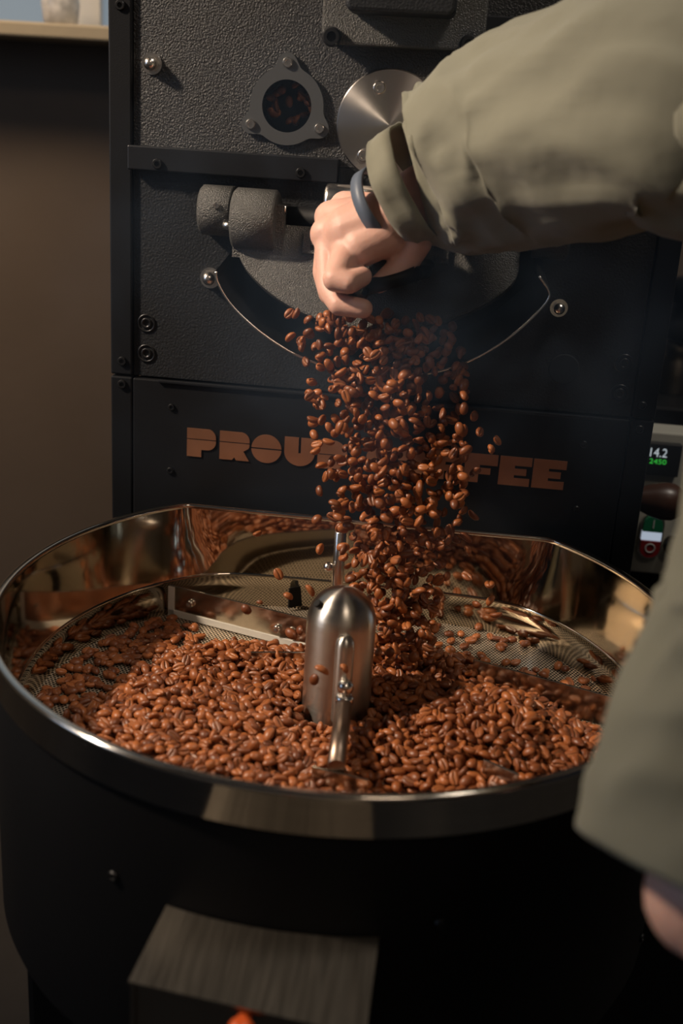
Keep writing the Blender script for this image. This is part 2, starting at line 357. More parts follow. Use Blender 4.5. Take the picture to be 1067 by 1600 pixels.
# lettering, one copper plate for each letter (two where a bridge splits it)
def arc(cx, cy, rx, ry, a0, a1, n=12): return [(cx+rx*math.cos(R_(a0+(a1-a0)*i/n)), cy+ry*math.sin(R_(a0+(a1-a0)*i/n))) for i in range(n+1)]
dot = lambda c, y, s: [(c+0.05, y), (c+0.03, y+s*0.03), (c-0.03, y+s*0.03), (c-0.05, y)]
g = 0.018
GL = {
 'P': [[(0,0.62+g)]+[(0.45,0.62+g)]+[(1,0.62+g)]+arc(0.72,0.70,0.28,0.30,10,90)+[(0,1)], [(0,0),(0.5,0),(0.5,0.26)]+arc(0.70,0.55,0.30,0.29,-90,5)+[(1,0.62-g),(0,0.62-g)]],
 'R': [[(0,0.62+g),(1,0.62+g)]+arc(0.72,0.70,0.28,0.30,10,90)+[(0,1)], [(0,0),(0.42,0),(0.5,0.10),(0.56,0),(1,0),(0.80,0.33)]+arc(0.72,0.55,0.28,0.22,-30,10,5)+[(1,0.62-g),(0,0.62-g)]],
 'O': [arc(0.5,0.5,0.5,0.5,3,177,20), arc(0.5,0.5,0.5,0.5,183,357,20)],
 'U': [[(0,1),(0,0.48)]+arc(0.5,0.48,0.5,0.48,180,360,20)+[(1,1),(0.54,1),(0.54,0.45),(0.46,0.45),(0.46,1)]],
 'D': [[(0,0.5+g),(1,0.5+g)]+arc(0.52,0.5,0.48,0.5,5,90)+[(0,1)], [(0,0)]+arc(0.52,0.5,0.48,0.5,-90,-5)+[(1,0.5-g),(0,0.5-g)]],
 'C': [arc(0.5,0.5,0.5,0.5,5,355,28)+[(0.55,0.46),(0.55,0.54)]],
 'F': [[(0,0),(0.44,0),(0.44,0.30),(0.80,0.30),(0.80,0.52),(0.46,0.52),(0.46,0.62),(1,0.62),(1,1),(0,1)]],
 'E': [[(0,0),(0.97,0),(0.97,0.27),(0.48,0.27),(0.48,0.37),(0.85,0.37),(0.85,0.60),(0.48,0.60),(0.48,0.70),(1,0.70),(1,1),(0,1)]],
}
zl1 = (F(292.4,667.6,YN).z + F(884,721,YN).z)/2; zl0 = (F(294,712,YN).z + F(832,761,YN).z)/2
lx = [('P',292.5,337.5),('R',343.5,390),('O',393,440),('U',444.5,492),('D',496.5,543),('C',572,620),('O',622,669),('F',674,722),('F',726,777),('E',780,830),('E',832.5,884)]
for ch, x0, x1 in lx:
    a = F(x0, 690+ (x0-300)*0.085, YN).x; b = F(x1, 690+(x1-300)*0.085, YN).x
    mm = MB()
    for poly in GL[ch]:
        q = plate([(a+(b-a)*x, zl0+(zl1-zl0)*y) for x, y in poly], [], 0.0012, tofront(YN-0.0010), BK); mm.add(q.v, q.f)
    lo = mm.build('letter', COPPER, name_panel)
# crossbar
b0 = F(204,226); b1 = F(532,246); b2 = F(204,264); b3 = F(532,284)
cb = MB().box(((b0.x+b1.x)/2, YM-0.005, (b0.z+b2.z)/2), (b1.x-b0.x, 0.010, b0.z-b2.z)).build('crossbar', BAR, roaster, bevel=0.0012)
for px, py in ((246,256),(470,270)): screw(F(px, py, YM-0.010), 0.0044, cb, BOLT)
MB().box((0.14, YM-0.003, (b0.z+b2.z)/2), (0.13, 0.006, b0.z-b2.z)).build('crossbar', PANEL, roaster, bevel=0.001)
# sight glass: rounded triangular flange, pane and three bolts, with a black pocket of beans behind
bolts = [F(451,98), F(393,194), F(500,201)]
tri = []
cxy = Vector((sg.x, sg.z))
for i, bpt in enumerate(bolts):
    d = Vector((bpt.x, bpt.z)) - cxy; ang = math.atan2(d.y, d.x); L_ = d.length
    tri.append((ang, L_))
outline = []
for k in range(90):
    t = 2*math.pi*k/90; r = 0.0305
    for ang, L_ in tri:
        dd = math.cos(t-ang)*L_; hh = abs(math.sin(t-ang)*L_)
        if dd > 0 and hh < 0.0085: r = max(r, dd + math.sqrt(0.0085**2-hh**2))
    outline.append(r)
for _ in range(3): outline = [(outline[i-1]+2*outline[i]+outline[(i+1) % 90])/4 for i in range(90)]
fo = [(sg.x+r*math.cos(2*math.pi*k/90), sg.z+r*math.sin(2*math.pi*k/90)) for k, r in enumerate(outline)]
sight = plate(fo, [circle(sg.x, sg.z, 0.0205)], 0.004, tofront(YM-0.004), BK).build('sight_glass_flange', FLANGE, roaster)
for bpt in bolts: screw(bpt+FR*0.004, 0.0042, sight, CHROME)
gl = mat('sight_pane', (0.9,0.9,0.9), 0.03); gl.node_tree.nodes['Principled BSDF'].inputs['Transmission Weight'].default_value = 1.0; gl.node_tree.nodes['Principled BSDF'].inputs['IOR'].default_value = 1.15
MB().lathe((sg.x, YM+0.001, sg.z), BK, [(0.0215,0),(0.0215,0.002)], 40).build('pane', gl, sight)
MB().lathe((sg.x, YM+0.004, sg.z), BK, [(0.0225,0),(0.0225,0.03)], 30, caps=(False,True)).build('glass_pocket', VOID, sight)
# turned cover disc
dc = F(609, 196); DR = 0.0435
md = MB().lathe(dc+FR*0.0, FR, [(DR,0),(DR,0.004),(DR-0.001,0.005)], 72, caps=(True,False)); md.lathe(dc, FR, [(DR-0.001,0.005),(0.02,0.0054),(0.0005,0.0056)], 72, caps=(False,True))
dloc = dc+FR*0.0
rotz = Matrix.Rotation(R_(-90), 3, 'X')
mdl = MB(); mdl.v = [rotz.inverted() @ (v-dloc) for v in md.v]; mdl.f = md.f; mdl.sm = md.sm
disc = mdl.build('cover_disc', DISCST, roaster, loc=(0,0,0))
disc.location = dloc - org(roaster); disc.rotation_euler = rotz.to_euler(); ORG[disc.name] = Vector((0,0,0))
for px, py in ((593,137),(568,243)):
    c = F(px, py, YM-0.0052); o = screw(c, 0.0052, roaster, CHROME)
    o.name = 'cover_screw'
ang3 = F(593,137)-dc; o = screw(dc+Vector((-ang3.x*0.2+0.030, -0.0052, -0.012)), 0.0052, roaster, CHROME); o.name = 'cover_screw'
# hopper throat casting on top
hz0 = F(620,76).z; hx0 = F(505,60).x; hx1 = F(757,70).x
hop = MB(); zz = (hz0+ZT)/2
def rrect(x0, x1, z0, z1, r, n=5):
    return arc(x1-r,z1-r,r,r,0,90,n)+arc(x0+r,z1-r,r,r,90,180,n)+arc(x0+r,z0+r,r,r,180,270,n)+arc(x1-r,z0+r,r,r,270,360,n)
throat = plate(rrect(hx0, hx1, hz0, ZT-0.05, 0.012), [], 0.014, tofront(YM-0.014), BK).build('hopper_throat', HAMMER, roaster, bevel=0.002)
ix0 = F(548,30).x; ix1 = F(712,40).x; iz0 = F(600,28).z
plate(rrect(ix0, ix1, iz0, ZT-0.06, 0.006), [], 0.030, tofront(YM-0.044), BK).build('throat_box', CAST2, throat, bevel=0.003)
for px, py in ((519,58),(733,70)): screw(F(px, py, YM-0.014), 0.0075, throat, BOLT, h=0.006)
MB().box((F(800,60).x, YM-0.006, F(790,58).z), (0.046, 0.012, 0.028)).build('latch_plate', BAR, roaster, bevel=0.001)
# nuts, plugs, recessed socket screws
for px, py, r in ((238,100,0.0058),(329,434,0.0062),(873,481,0.0052)): acorn(F(px, py), r, roaster)
for px, py in ((229,505),(229,552),(975,568),(968,615)):
    c = F(px, py); mm = MB()
    mm.lathe(c, FR, [(0.0082,0),(0.0082,0.001),(0.0068,0.001),(0.0064,0.0002)], 24, caps=(False,False))
    mm.lathe(c, FR, [(0.0048,0),(0.0048,0.0012),(0.0044,0.0016),(0.0026,0.0016),(0.0024,0.0004)], 24, caps=(False,True)); mm.build('socket_bolt', BOLT, roaster)
MB().lathe(F(881,577), FR, [(0.0132,0),(0.0132,0.0006),(0.0122,0.001)], 32).build('hole_plug', VOID, roaster)
# discharge chute: a bent sheet trough below the door
mm = MB(); ls = smooth_poly(lip3, 4); rs = []
back = [Vector((p.x*0.97, YM+0.01, p.z+0.016)) for p in ls]
ctr = Vector((0.0, YL, Z0+0.22))
def inset(ps, t):
    out = []
    for i, p in enumerate(ps):
        d = (ps[min(i+1,len(ps)-1)]-ps[max(i-1,0)]).normalized(); nn = Vector((-d.z, 0, d.x)); out.append(p+nn*t)
    return out
mm.rings([back, ls, inset(ls, 0.0016), inset(back, 0.0016)], closed=False, caps=(False,False), smooth=False)
chute = mm.build('discharge_chute', BLACK, roaster)
MB().tube([p+Vector((0,-0.0004,0)) for p in inset(ls, 0.0008)], 0.0011, 8).build('chute_lip', CHROME, chute)
# door hinge: two barrels and a pin
ha = 0.024; 
h0 = F(312,328, YM-0.022); h1 = F(363,333, YM-0.022); 
k1 = MB().lathe((h0.x, YM-0.016, h0.z), (1,0,0), [(0.018,0),(0.0205,0.0025),(0.0205,h1.x-h0.x-0.001),(0.0195,h1.x-h0.x)], 32)
k1.box(((h0.x+h1.x)/2, YM-0.008, h0.z), (h1.x-h0.x-0.002, 0.016, 0.040)); kn = k1.build('hinge_barrel', HAMMER, roaster)
screw(F(338,321, YM-0.0365), 0.0028, kn, CHROME)
g0 = F(364,342, YM-0.03); g1 = F(432,348, YM-0.03)
zg = (g0.z+g1.z)/2
k2 = MB().lathe((g0.x, YM-0.024, zg), (1,0,0), [(0.023,0),(0.0255,0.0025),(0.0255,g1.x-g0.x-0.002),(0.0235,g1.x-g0.x)], 36)
k2.box(((g0.x+g1.x)/2+0.004, YM-0.020, zg-0.008), (g1.x-g0.x+0.006, 0.030, 0.044)); k2.build('hinge_barrel', HAMMER, roaster)
p0 = F(432,326, YM-0.03); MB().cyl((p0.x-0.006, YM-0.03, p0.z), (p0.x+0.0085, YM-0.03, p0.z), 0.0036, 14, 0.0006).build('hinge_pin', CHROME, roaster)
p0 = F(358,352, YM-0.03); MB().cyl((p0.x-0.004, YM-0.034, p0.z), (p0.x+0.006, YM-0.034, p0.z), 0.0036, 14).build('hinge_pin', CHROME, roaster)
sA = F(440,340, YM-0.018); sB = F(850,372, YM-0.018)
MB().cyl((sA.x, YM-0.016, sA.z), (sB.x, YM-0.016, sA.z), 0.0095, 20).build('hinge_shaft', BLACK, roaster)
r0 = F(880,385, YM-0.018); k3 = MB().lathe((sB.x-0.01, YM-0.018, sA.z), (1,0,0), [(0.016,0),(0.018,0.002),(0.018,0.028),(0.016,0.03)], 28); k3.build('hinge_barrel', HAMMER, roaster)
c0 = F(506,315, YM-0.045); c1 = F(600,318, YM-0.045)
MB().lathe((c0.x, YM-0.040, c0.z), (1,0,0), [(0.0105,0),(0.0135,0.0015),(0.0142,0.004),(0.0142,c1.x-c0.x)], 32).build('weight_roller', CHROME, roaster)
# the door: D-shaped casting swung a little open, bottom edge forward
TD = math.tan(R_(24)); zh = sA.z; YD0 = YM-0.022
def door_pt(px, py, off=0.0):
    r = ray(px, py); nn = Vector((0, 1, -TD)).normalized()         # plane y = YD0 - (zh - z)*tan
    p0 = Vector((0, YD0, zh)) - nn*off
    t = (p0-CAM).dot(nn)/r.dot(nn); return CAM + r*t
dn = Vector((0, 1, -TD)).normalized(); dz = Vector((0, TD, 1)).normalized()
dpx = [(372,393),(375,405),(384,421),(400,439),(425,461),(460,483),(500,500),(545,511),(592,516),(640,514),(690,503),(735,487),(775,465),(800,444),(810,425),(813,398)]
dpts = [door_pt(*p) for p in dpx]
dpts = smooth_poly(dpts, 3)
topz = zh-0.004; 
def lift(p): t = (topz-p.z)/dz.z; return p+dz*t
dd = dpts + [lift(dpts[-1]), lift(dpts[0])]
og = Vector((0, YD0, zh))
d2 = [(p.x, (p-og).dot(dz)) for p in dd]
to_door = lambda off: (lambda x, s: og + Vector((x,0,0)) + dz*s - dn*off)
door = plate(d2, [], 0.012, to_door(0.0), dn).build('chute_door', HAMMER, roaster, bevel=0.0018)
# raised maker's letters on the door
def text_part(txt, name, material, parent, width, height, place, thick=0.001, space=1.0):
    cu = bpy.data.curves.new(name, 'FONT'); cu.body = txt; cu.extrude = 0.5; cu.space_character = space; cu.resolution_u = 3
    to = bpy.data.objects.new(name, cu); COL.objects.link(to); bpy.context.view_layer.update()
    me = bpy.data.meshes.new_from_object(to.evaluated_get(bpy.context.evaluated_depsgraph_get())); bpy.data.objects.remove(to); bpy.data.curves.remove(cu)
    co = np.array([v.co[:] for v in me.vertices]); mn = co.min(0); mx = co.max(0)
    for v in me.vertices:
        x = (v.co.x-mn[0])/(mx[0]-mn[0])*width; y = (v.co.y-mn[1])/(mx[1]-mn[1])*height; z = v.co.z*2*thick
        v.co = place(x, y, z)
    me.update(); bm = bmesh.new(); bm.from_mesh(me); bmesh.ops.recalc_face_normals(bm, faces=bm.faces); bm.to_mesh(me); bm.free()
    me.materials.clear(); c = sum((v.co for v in me.vertices), Vector())/len(me.vertices)
    for v in me.vertices: v.co -= c
    return link(name, me, material, parent, c)
blk = {'B': [[(0,0),(1,0),(1,1),(0,1)], [(0.33,0.16),(0.72,0.16),(0.72,0.40),(0.33,0.40)], [(0.33,0.60),(0.72,0.60),(0.72,0.84),(0.33,0.84)]],
       'E': [[(0,0),(1,0),(1,0.25),(0.35,0.25),(0.35,0.38),(0.9,0.38),(0.9,0.62),(0.35,0.62),(0.35,0.75),(1,0.75),(1,1),(0,1)]],
       'S': [[(0,0),(1,0),(1,0.6),(0.35,0.6),(0.35,0.75),(1,0.75),(1,1),(0,1),(0,0.4),(0.65,0.4),(0.65,0.25),(0,0.25)]],
       'C': [[(0,0),(1,0),(1,0.25),(0.35,0.25),(0.35,0.75),(1,0.75),(1,1),(0,1)]],
       'A': [[(0,0),(0.35,0),(0.35,0.3),(0.65,0.3),(0.65,0),(1,0),(1,1),(0,1)], [(0.35,0.5),(0.65,0.5),(0.65,0.78),(0.35,0.78)]]}
bl = door_pt(472,397); bt = door_pt(473,363); be = door_pt(708,415)
hs = (bt-og).dot(dz)-(bl-og).dot(dz); s0 = (bl-og).dot(dz); pitch = (be.x-bl.x)/5
for i, ch in enumerate('BESCA'):
    x0 = bl.x + pitch*i
    pl = [[(x0+x*pitch*0.82, s0+y*hs) for x, y in lp] for lp in blk[ch]]
    plate(pl[0], pl[1:], 0.0034, to_door(0.0032), dn).build('raised_letter', HAMMER, door)
# lever handle the hand pulls
ga = atd(548,456,0.848); gb = atd(650,428,0.842)
hm = MB().tube([ga, (ga+gb)/2, gb], 0.0062, 14); hm.tube([gb, gb+Vector((0.006,0.02,0.0)), door_pt(668,415)], 0.0055, 12); hd = hm.build('lever_handle', BLACK, roaster)
MB().sphere(atd(560,455,0.840), 0.0085).build('handle_knob', mat('black_chrome', (0.12,0.12,0.13), 0.15, 1.0), hd)

# ================================================================== cooling tray
tray = empty('cooling_tray', (0, 0, Z0-0.24), 'round stainless cooling tray with perforated floor and flat back', 'tray')
def plan(r, yc, k=0.002, n=180):
    pts = []
    for i in range(n):
        t = -math.pi/2 + 2*math.pi*(i+0.5)/n; x = r*math.cos(t); y = r*math.sin(t)
        d = y-yc; d0 = r-yc; y = yc + 0.5*(d-math.sqrt(d*d+k*k)) - 0.5*(d0-math.sqrt(d0*d0+k*k))*max(0, y/r)**3; pts.append((x, y))
    return pts
def ring(r, yc, z, k=None):
    k = k if k is not None else 0.0015+0.30*max(0, -z-0.004)
    return [Vector((x, y, Z0+z)) for x, y in plan(r, yc, k)]
lipprof = [(0.2478,0.1869,-0.026),(0.2498,0.1865,-0.026),(0.2500,0.1868,-0.0034)] + [(0.2476+0.0031*math.copysign(abs(math.cos(R_(a)))**0.6, math.cos(R_(a))), 0.1850+0.0024*math.cos(R_(a)), -0.0029+0.0029*abs(math.sin(R_(a)))**0.6) for a in range(0, 181, 12)] + [(0.2450,0.1834,-0.004)]
mm = MB().rings([ring(r, y, z, 0.0015) for r, y, z in lipprof], caps=(False,False)); mm.build('rim_band', RIMST, tray)
mm = MB().rings([ring(r, y, z) for r, y, z in ((0.2452,0.1835,-0.004),(0.2425,0.1863,-0.025),(0.2385,0.1915,-0.048),(0.2350,0.195,-0.0655))], caps=(False,False)); mm.build('upper_wall', STEEL, tray)
mm = MB().rings([ring(r, y, z) for r, y, z in ((0.2350,0.195,-0.0655),(0.2338,0.1942,-0.0662),(0.2338,0.1942,-0.0682),(0.2348,0.1952,-0.069),(0.2340,0.197,-0.080),(0.2335,0.199,-0.099))], caps=(False,False)); mm.build('lower_wall', STEEL, tray)
ZF = -0.098
MB().add(ring(0.2335,0.199,ZF), [tuple(range(180))]).build('perforated_floor', PERF, tray, loc=(0,0,Z0+ZF))
mm = MB().rings([ring(r, y, z, 0.002) for r, y, z in ((0.2472,0.1990,-0.0255),(0.2475,0.202,-0.05),(0.2475,0.203,-0.216),(0.2455,0.203,-0.222))], caps=(False,True)); drum = mm.build('drum_housing', BLACK, tray)
for px, py in ((178,1368),(178,1572),(688,1442),(1001,1465)):
    c = atcyl(px, py, 0.2477); ax = Vector((c.x, c.y, 0)).normalized()
    if py < 1500: screw(c, 0.0035, drum, BOLT, axis=ax)
st = MB().box((0.0, 0.02, (Z0-0.222)/2), (0.40, 0.30, Z0-0.224)); st.build('pedestal', BLACK, tray, bevel=0.006)
# discharge spout box at the foot of the drum
u0 = atcyl(260,1418,0.2480); u1 = atcyl(592,1466,0.2480); o0 = atcyl(200,1546,0.30); o1 = atcyl(572,1606,0.31)
spout = []
mm = MB(); n = 10
top_in = []; top_out = []
for i in range(n+1):
    t = i/n; px = 260+332*t; py = 1418+48*t + 10*math.sin(math.pi*t)
    top_in.append(atcyl(px, py, 0.2482)); top_out.append(o0.lerp(o1, t))
top_out = [Vector((p.x, (o0.y+(o1.y-o0.y)*i/n), (o0.z+o1.z)/2)) for i, p in enumerate(top_out)]
zi = sum(p.z for p in top_in)/len(top_in); top_in = [Vector((p.x, p.y, zi)) for p in top_in]
low = Vector((0,0,-0.075))
mm.rings([top_in, top_out], closed=False, caps=(False,False), smooth=False)
lid = MB().rings([top_in, top_out, [p+Vector((0,0,-0.002)) for p in top_out], [p+Vector((0,0,-0.002)) for p in top_in]], closed=False, caps=(False,False), smooth=False)
box = lid.build('spout_cover', BOXST, tray)
f0 = [p+Vector((0,0.004,-0.004)) for p in top_out]
MB().rings([f0, [p+low for p in f0], [p+low+Vector((0,0.003,0)) for p in f0], [p+Vector((0,0.003,0)) for p in f0]], closed=False, caps=(False,False), smooth=False).build('spout_door', BOXST, tray)
for e in (0, -1):
    q = [top_in[e], top_out[e], top_out[e]+low, top_in[e]+low]; q = [p + Vector((0.001 if e == 0 else -0.001, 0.002, -0.003)) for p in q]
    MB().add(q+[p+Vector((0.002 if e == 0 else -0.002,0,0)) for p in q], [(0,1,2,3),(7,6,5,4),(0,4,5,1),(1,5,6,2),(2,6,7,3),(3,7,4,0)]).build('spout_side', BOXST, tray)
kc = aty(376,1612,f0[5].y-0.012); km = MB().sphere(kc, 0.0075); km.cyl(kc, kc+Vector((0,0.014,0)), 0.004, 10); km.build('spout_knob', mat('orange_plastic', (0.65,0.10,0.02), 0.35), tray)

# ================================================================== stirrer
stir = empty('tray_stirrer', (0,0,Z0+ZF), 'stainless stirrer with bullet shaped hub standing among the beans', 'stirrer')
HR = 0.0258
prof = [(HR*0.9,0.0),(HR*0.97,0.003),(HR,0.008),(HR,0.083)] + [(HR*math.cos(t), 0.083+0.0265*math.sin(t)) for t in [R_(a) for a in (10,20,30,40,50,60,70,78,85)]] + [(0.0006,0.1097)]
hub = MB().lathe((0,0,Z0+ZF), (0,0,1), prof, 56).build('hub', HUBST, stir, loc=(0,0,Z0+ZF))
hp = atd(499,940,0.79); hdir = (hp-Vector((0,0,Z0-0.015))).normalized()
MB().lathe(Vector((-0.0165,-0.0135,Z0+0.0025)), Vector((-0.5,-0.42,0.62)), [(0.0030,0),(0.0030,0.0016),(0.0026,0.0020)], 16).build('hub_plug', VOID, hub)
def P3(px, py, z): return atz(px, py, z)
# front arm: upright pin on the hub, clamp balls, radial rod and shoe
fx = 0.006; fy = -HR-0.002
MB().lathe((fx, fy+0.001, Z0-0.083), (0,0,1), [(0.0065,0),(0.007,0.002),(0.007,0.062),(0.0058,0.066),(0.003,0.0685),(0.0004,0.0692)], 20).build('arm_socket', HUBST, stir)
bp_ = Vector((fx+0.003, fy-0.009, Z0-0.050)); MB().sphere(bp_, 0.0062).build('clamp_nut', CHROME, stir)
MB().lathe(bp_+Vector((0,-0.001,-0.013)), (0,0,1), [(0.0055,0),(0.0068,0.001),(0.0068,0.006),(0.0045,0.008)], 20).build('clamp_collar', CHROME, stir)
e0 = bp_+Vector((0,-0.002,-0.012)); e1 = Vector((0.013,-0.118,Z0-0.066))
MB().tube([e0, e0.lerp(e1,0.5), e1], 0.0062, 16).build('arm', mat('tarnished_steel', (0.30,0.22,0.17), 0.38, 1.0, rvar=0.1, vscale=60), stir)
def blade(name, a, b, h, th=0.002, parent=stir, material=PADDLE, lean=0.0):
    a = Vector(a); b = Vector(b); d = (b-a); d.z = 0; d.normalize(); nn = Vector((-d.y, d.x, 0)); up = Vector((nn.x*lean, nn.y*lean, 1))
    q = [a, b, b+up*h, a+up*h]
    m = MB().add([p-nn*th/2 for p in q]+[p+nn*th/2 for p in q], [(0,1,2,3),(7,6,5,4),(0,4,5,1),(1,5,6,2),(2,6,7,3),(3,7,4,0)])
    return m.build(name, material, parent, bevel=0.0004)
blade('shoe', (e1.x-0.016, e1.y+0.002, Z0-0.088), (e1.x+0.022, e1.y-0.006, Z0-0.088), 0.020)
# long rear-left paddle with a white wear strip and bolts
pa = P3(264,955,ZF+0.004); pb = P3(500,1016,ZF+0.004); 
pl_ = blade('paddle', pa, pb, 0.0265)
WHITE = mat('white_wear_strip', (0.62,0.60,0.55), 0.6, 0, var=0.1, vscale=80)
dv = (pb-pa).normalized(); nv = Vector((dv.y, -dv.x, 0))
blade('wear_strip', pa+nv*0.0016+Vector((0,0,-0.003)), pb+nv*0.0016+Vector((0,0,-0.003)), 0.0065, 0.001, pl_, WHITE)
blade('wear_strip', pa+nv*0.0016+Vector((0,0,-0.002)), pa+dv*0.0065+nv*0.0016+Vector((0,0,-0.002)), 0.0275, 0.001, pl_, WHITE)
for px, py in ((298,943),(434,982),(455,987)):
    r = ray(px, py); t = (pa+nv*0.001-CAM).dot(nv)/r.dot(nv); c = CAM+r*t
    screw(c, 0.0036, pl_, CHROME, axis=nv, h=0.004)
# short paddle beside the hub, right paddle, rear arm with rod
sa = P3(391,1046,ZF+0.008); sb_ = P3(478,1046,ZF+0.008); blade('paddle', sa, sb_, 0.016)
ra = P3(735,1075,ZF+0.006); rb = P3(990,1147,ZF+0.006); blade('paddle', ra, rb, 0.026)
blade('paddle', P3(752,1222,ZF+0.016), P3(806,1246,ZF+0.016), 0.018)
ya = P3(450,950,ZF+0.003); yb = P3(526,934,ZF+0.003); blade('paddle', ya, yb, 0.020, material=BLACK)
rod0 = Vector((aty(528,900,0.14).x, 0.14, Z0+ZF+0.02)); MB().cyl(rod0, (rod0.x, 0.14, Z0+0.004), 0.0052, 16, 0.001).build('rod', CHROME, stir)
sphc = aty(513,886,0.135); MB().sphere(sphc, 0.0045).build('clamp_nut', CHROME, stir)

# ================================================================== coffee beans
ANG = [90,84,96,74,106,58,122,34,146,8,172,-22,202,-55,235,-90]
ANG = sorted(set(a % 360 for a in ANG)); 
def bean_arrays(l, w, t, curve, seed):
    rr = random.Random(seed); X = [-1,-0.93,-0.78,-0.52,-0.2,0.15,0.48,0.76,0.93,1]; V = []; C = []; Fc = []
    V.append((-l,0,0)); C.append(0)
    for x in X[1:-1]:
        s = math.sqrt(max(0, 1-abs(x)**2.2))
        for a in ANG:
            ca, sa = math.cos(R_(a)), math.sin(R_(a)); y = w*s*ca; z = sa
            z = (0.50*t*s*z if z > 0 else t*s*z)
            cr = 0.0
            if sa > 0:
                yy = ca - 0.10*math.sin(3*x+seed); g_ = math.exp(-(yy/0.13)**2); z -= 0.42*t*g_*min(1, s*1.3); cr = g_
            V.append((l*x, y, z + curve*t*(x*x))); C.append(cr)
    V.append((l,0,0)); C.append(0); n = len(ANG); k = len(X)-2
    for j in range(n): Fc.append((0, 1+(j+1) % n, 1+j))
    for i in range(k-1):
        for j in range(n):
            a = 1+i*n+j; b = 1+i*n+(j+1) % n; Fc.append((a, b, b+n, a+n))
    for j in range(n): Fc.append((1+(k-1)*n+j, 1+(k-1)*n+(j+1) % n, len(V)-1))
    return np.array(V), np.array(C), Fc
SHAPES = [bean_arrays(0.0053,0.0038,0.0033,0.10,1), bean_arrays(0.0050,0.0037,0.0034,0.0,2), bean_arrays(0.0056,0.0037,0.0031,0.18,3), bean_arrays(0.0047,0.0039,0.0035,0.05,4)]
def bean_mesh(i, tone):
    V, C, Fc = SHAPES[i]; me = bpy.data.meshes.new('coffee_bean'); me.from_pydata(V.tolist(), [], Fc)
    me.polygons.foreach_set('use_smooth', [True]*len(Fc))
    a = me.attributes.new('crease', 'FLOAT', 'POINT'); a.data.foreach_set('value', C)
    a = me.attributes.new('tone', 'FLOAT', 'POINT'); a.data.foreach_set('value', [tone]*len(V)); me.materials.append(BEAN); return me
BM = [bean_mesh(i, 0.0) for i in range(4)]
def rot_random(): 
    q = rng.normal(size=4); q /= np.linalg.norm(q); from mathutils import Quaternion
    return Quaternion(q).to_matrix()
def rot_lying(tilt):
    flip = math.pi if rng.random() < 0.5 else 0
    return (Matrix.Rotation(rng.uniform(0, 6.283), 3, 'Z') @ Matrix.Rotation(rng.normal(0, tilt), 3, 'X') @ Matrix.Rotation(rng.normal(0, tilt), 3, 'Y') @ Matrix.Rotation(flip, 3, 'X'))
def bean_stuff(name, items, label):
    Vs = []; Cs = []; Ts = []; loops = []; starts = []; tot = []; k = 0; ls = 0
    for it_ in items:
        p, Rm, s, i = it_[:4]
        V, C, Fc = SHAPES[i]; W = V*s @ np.array(Rm).T + np.array(p); Vs.append(W); Cs.append(C); Ts.append(np.full(len(V), rng.random()))
        fl = FLAT[i]; loops.append(fl[0]+k); starts.append(fl[1]+ls); ls += len(fl[0]); k += len(V)
    me = bpy.data.meshes.new(name); Vs = np.concatenate(Vs); L_ = np.concatenate(loops); S_ = np.concatenate(starts)
    c = Vs.mean(0); me.vertices.add(len(Vs)); me.vertices.foreach_set('co', (Vs-c).ravel()); me.loops.add(len(L_)); me.loops.foreach_set('vertex_index', L_.astype(np.int32))
    me.polygons.add(len(S_)); me.polygons.foreach_set('loop_start', S_.astype(np.int32)); me.update(calc_edges=True); me.validate()
    me.polygons.foreach_set('use_smooth', np.ones(len(me.polygons), dtype=bool))
    a = me.attributes.new('crease', 'FLOAT', 'POINT'); a.data.foreach_set('value', np.concatenate(Cs)); a = me.attributes.new('tone', 'FLOAT', 'POINT'); a.data.foreach_set('value', np.concatenate(Ts))
    o = link(name, me, BEAN, None, c); return tag(o, label, 'coffee beans', kind='stuff')
FLAT = []
for V, C, Fc in SHAPES:
    lp = np.array([i for f in Fc for i in f]); st_ = np.cumsum([0]+[len(f) for f in Fc[:-1]]); FLAT.append((lp, st_))
def bean_obj(p, Rm, s, i, label, group):
    o = bpy.data.objects.new('coffee_bean', BM[i]); COL.objects.link(o); mt = Rm.to_4x4(); mt.translation = Vector(p); o.matrix_world = mt @ Matrix.Scale(s, 4)
    return tag(o, label, 'coffee bean', group)
# --- bed of beans: a height field bounded by the edge seen in the photograph
edge_px = [(70,1118),(120,1085),(165,1060),(215,1030),(262,998),(320,985),(400,985),(470,990),(560,985),(640,985),(710,1005),(765,1018),(805,1045),(840,1075),(900,1105),(960,1135),(1020,1150)]
edge = [Vector((p.x, p.y)) for p in (P3(x, y, -0.080) for x, y in edge_px)]
edge = [Vector((-0.232,-0.06))] + edge + [Vector((0.232,-0.05))]
EA = np.array([[p.x,p.y] for p in edge])
def edge_dist(x, y):
    a = EA[:-1]; d = EA[1:]-a; t = np.clip(((np.array([x,y])-a)*d).sum(1)/(d*d).sum(1), 0, 1); q = a+d*t[:,None]; ds = np.hypot(q[:,0]-x, q[:,1]-y)
    ye = np.interp(x, EA[:,0], EA[:,1]) ; return ds.min() if y < ye else -ds.min()
def bump(x, y, cx, cy, r): return math.exp(-((x-cx)**2+(y-cy)**2)/(r*r))
tr0 = P3(640,1190,-0.06); mo = P3(790,1085,-0.05); ms = P3(620,1010,-0.07)
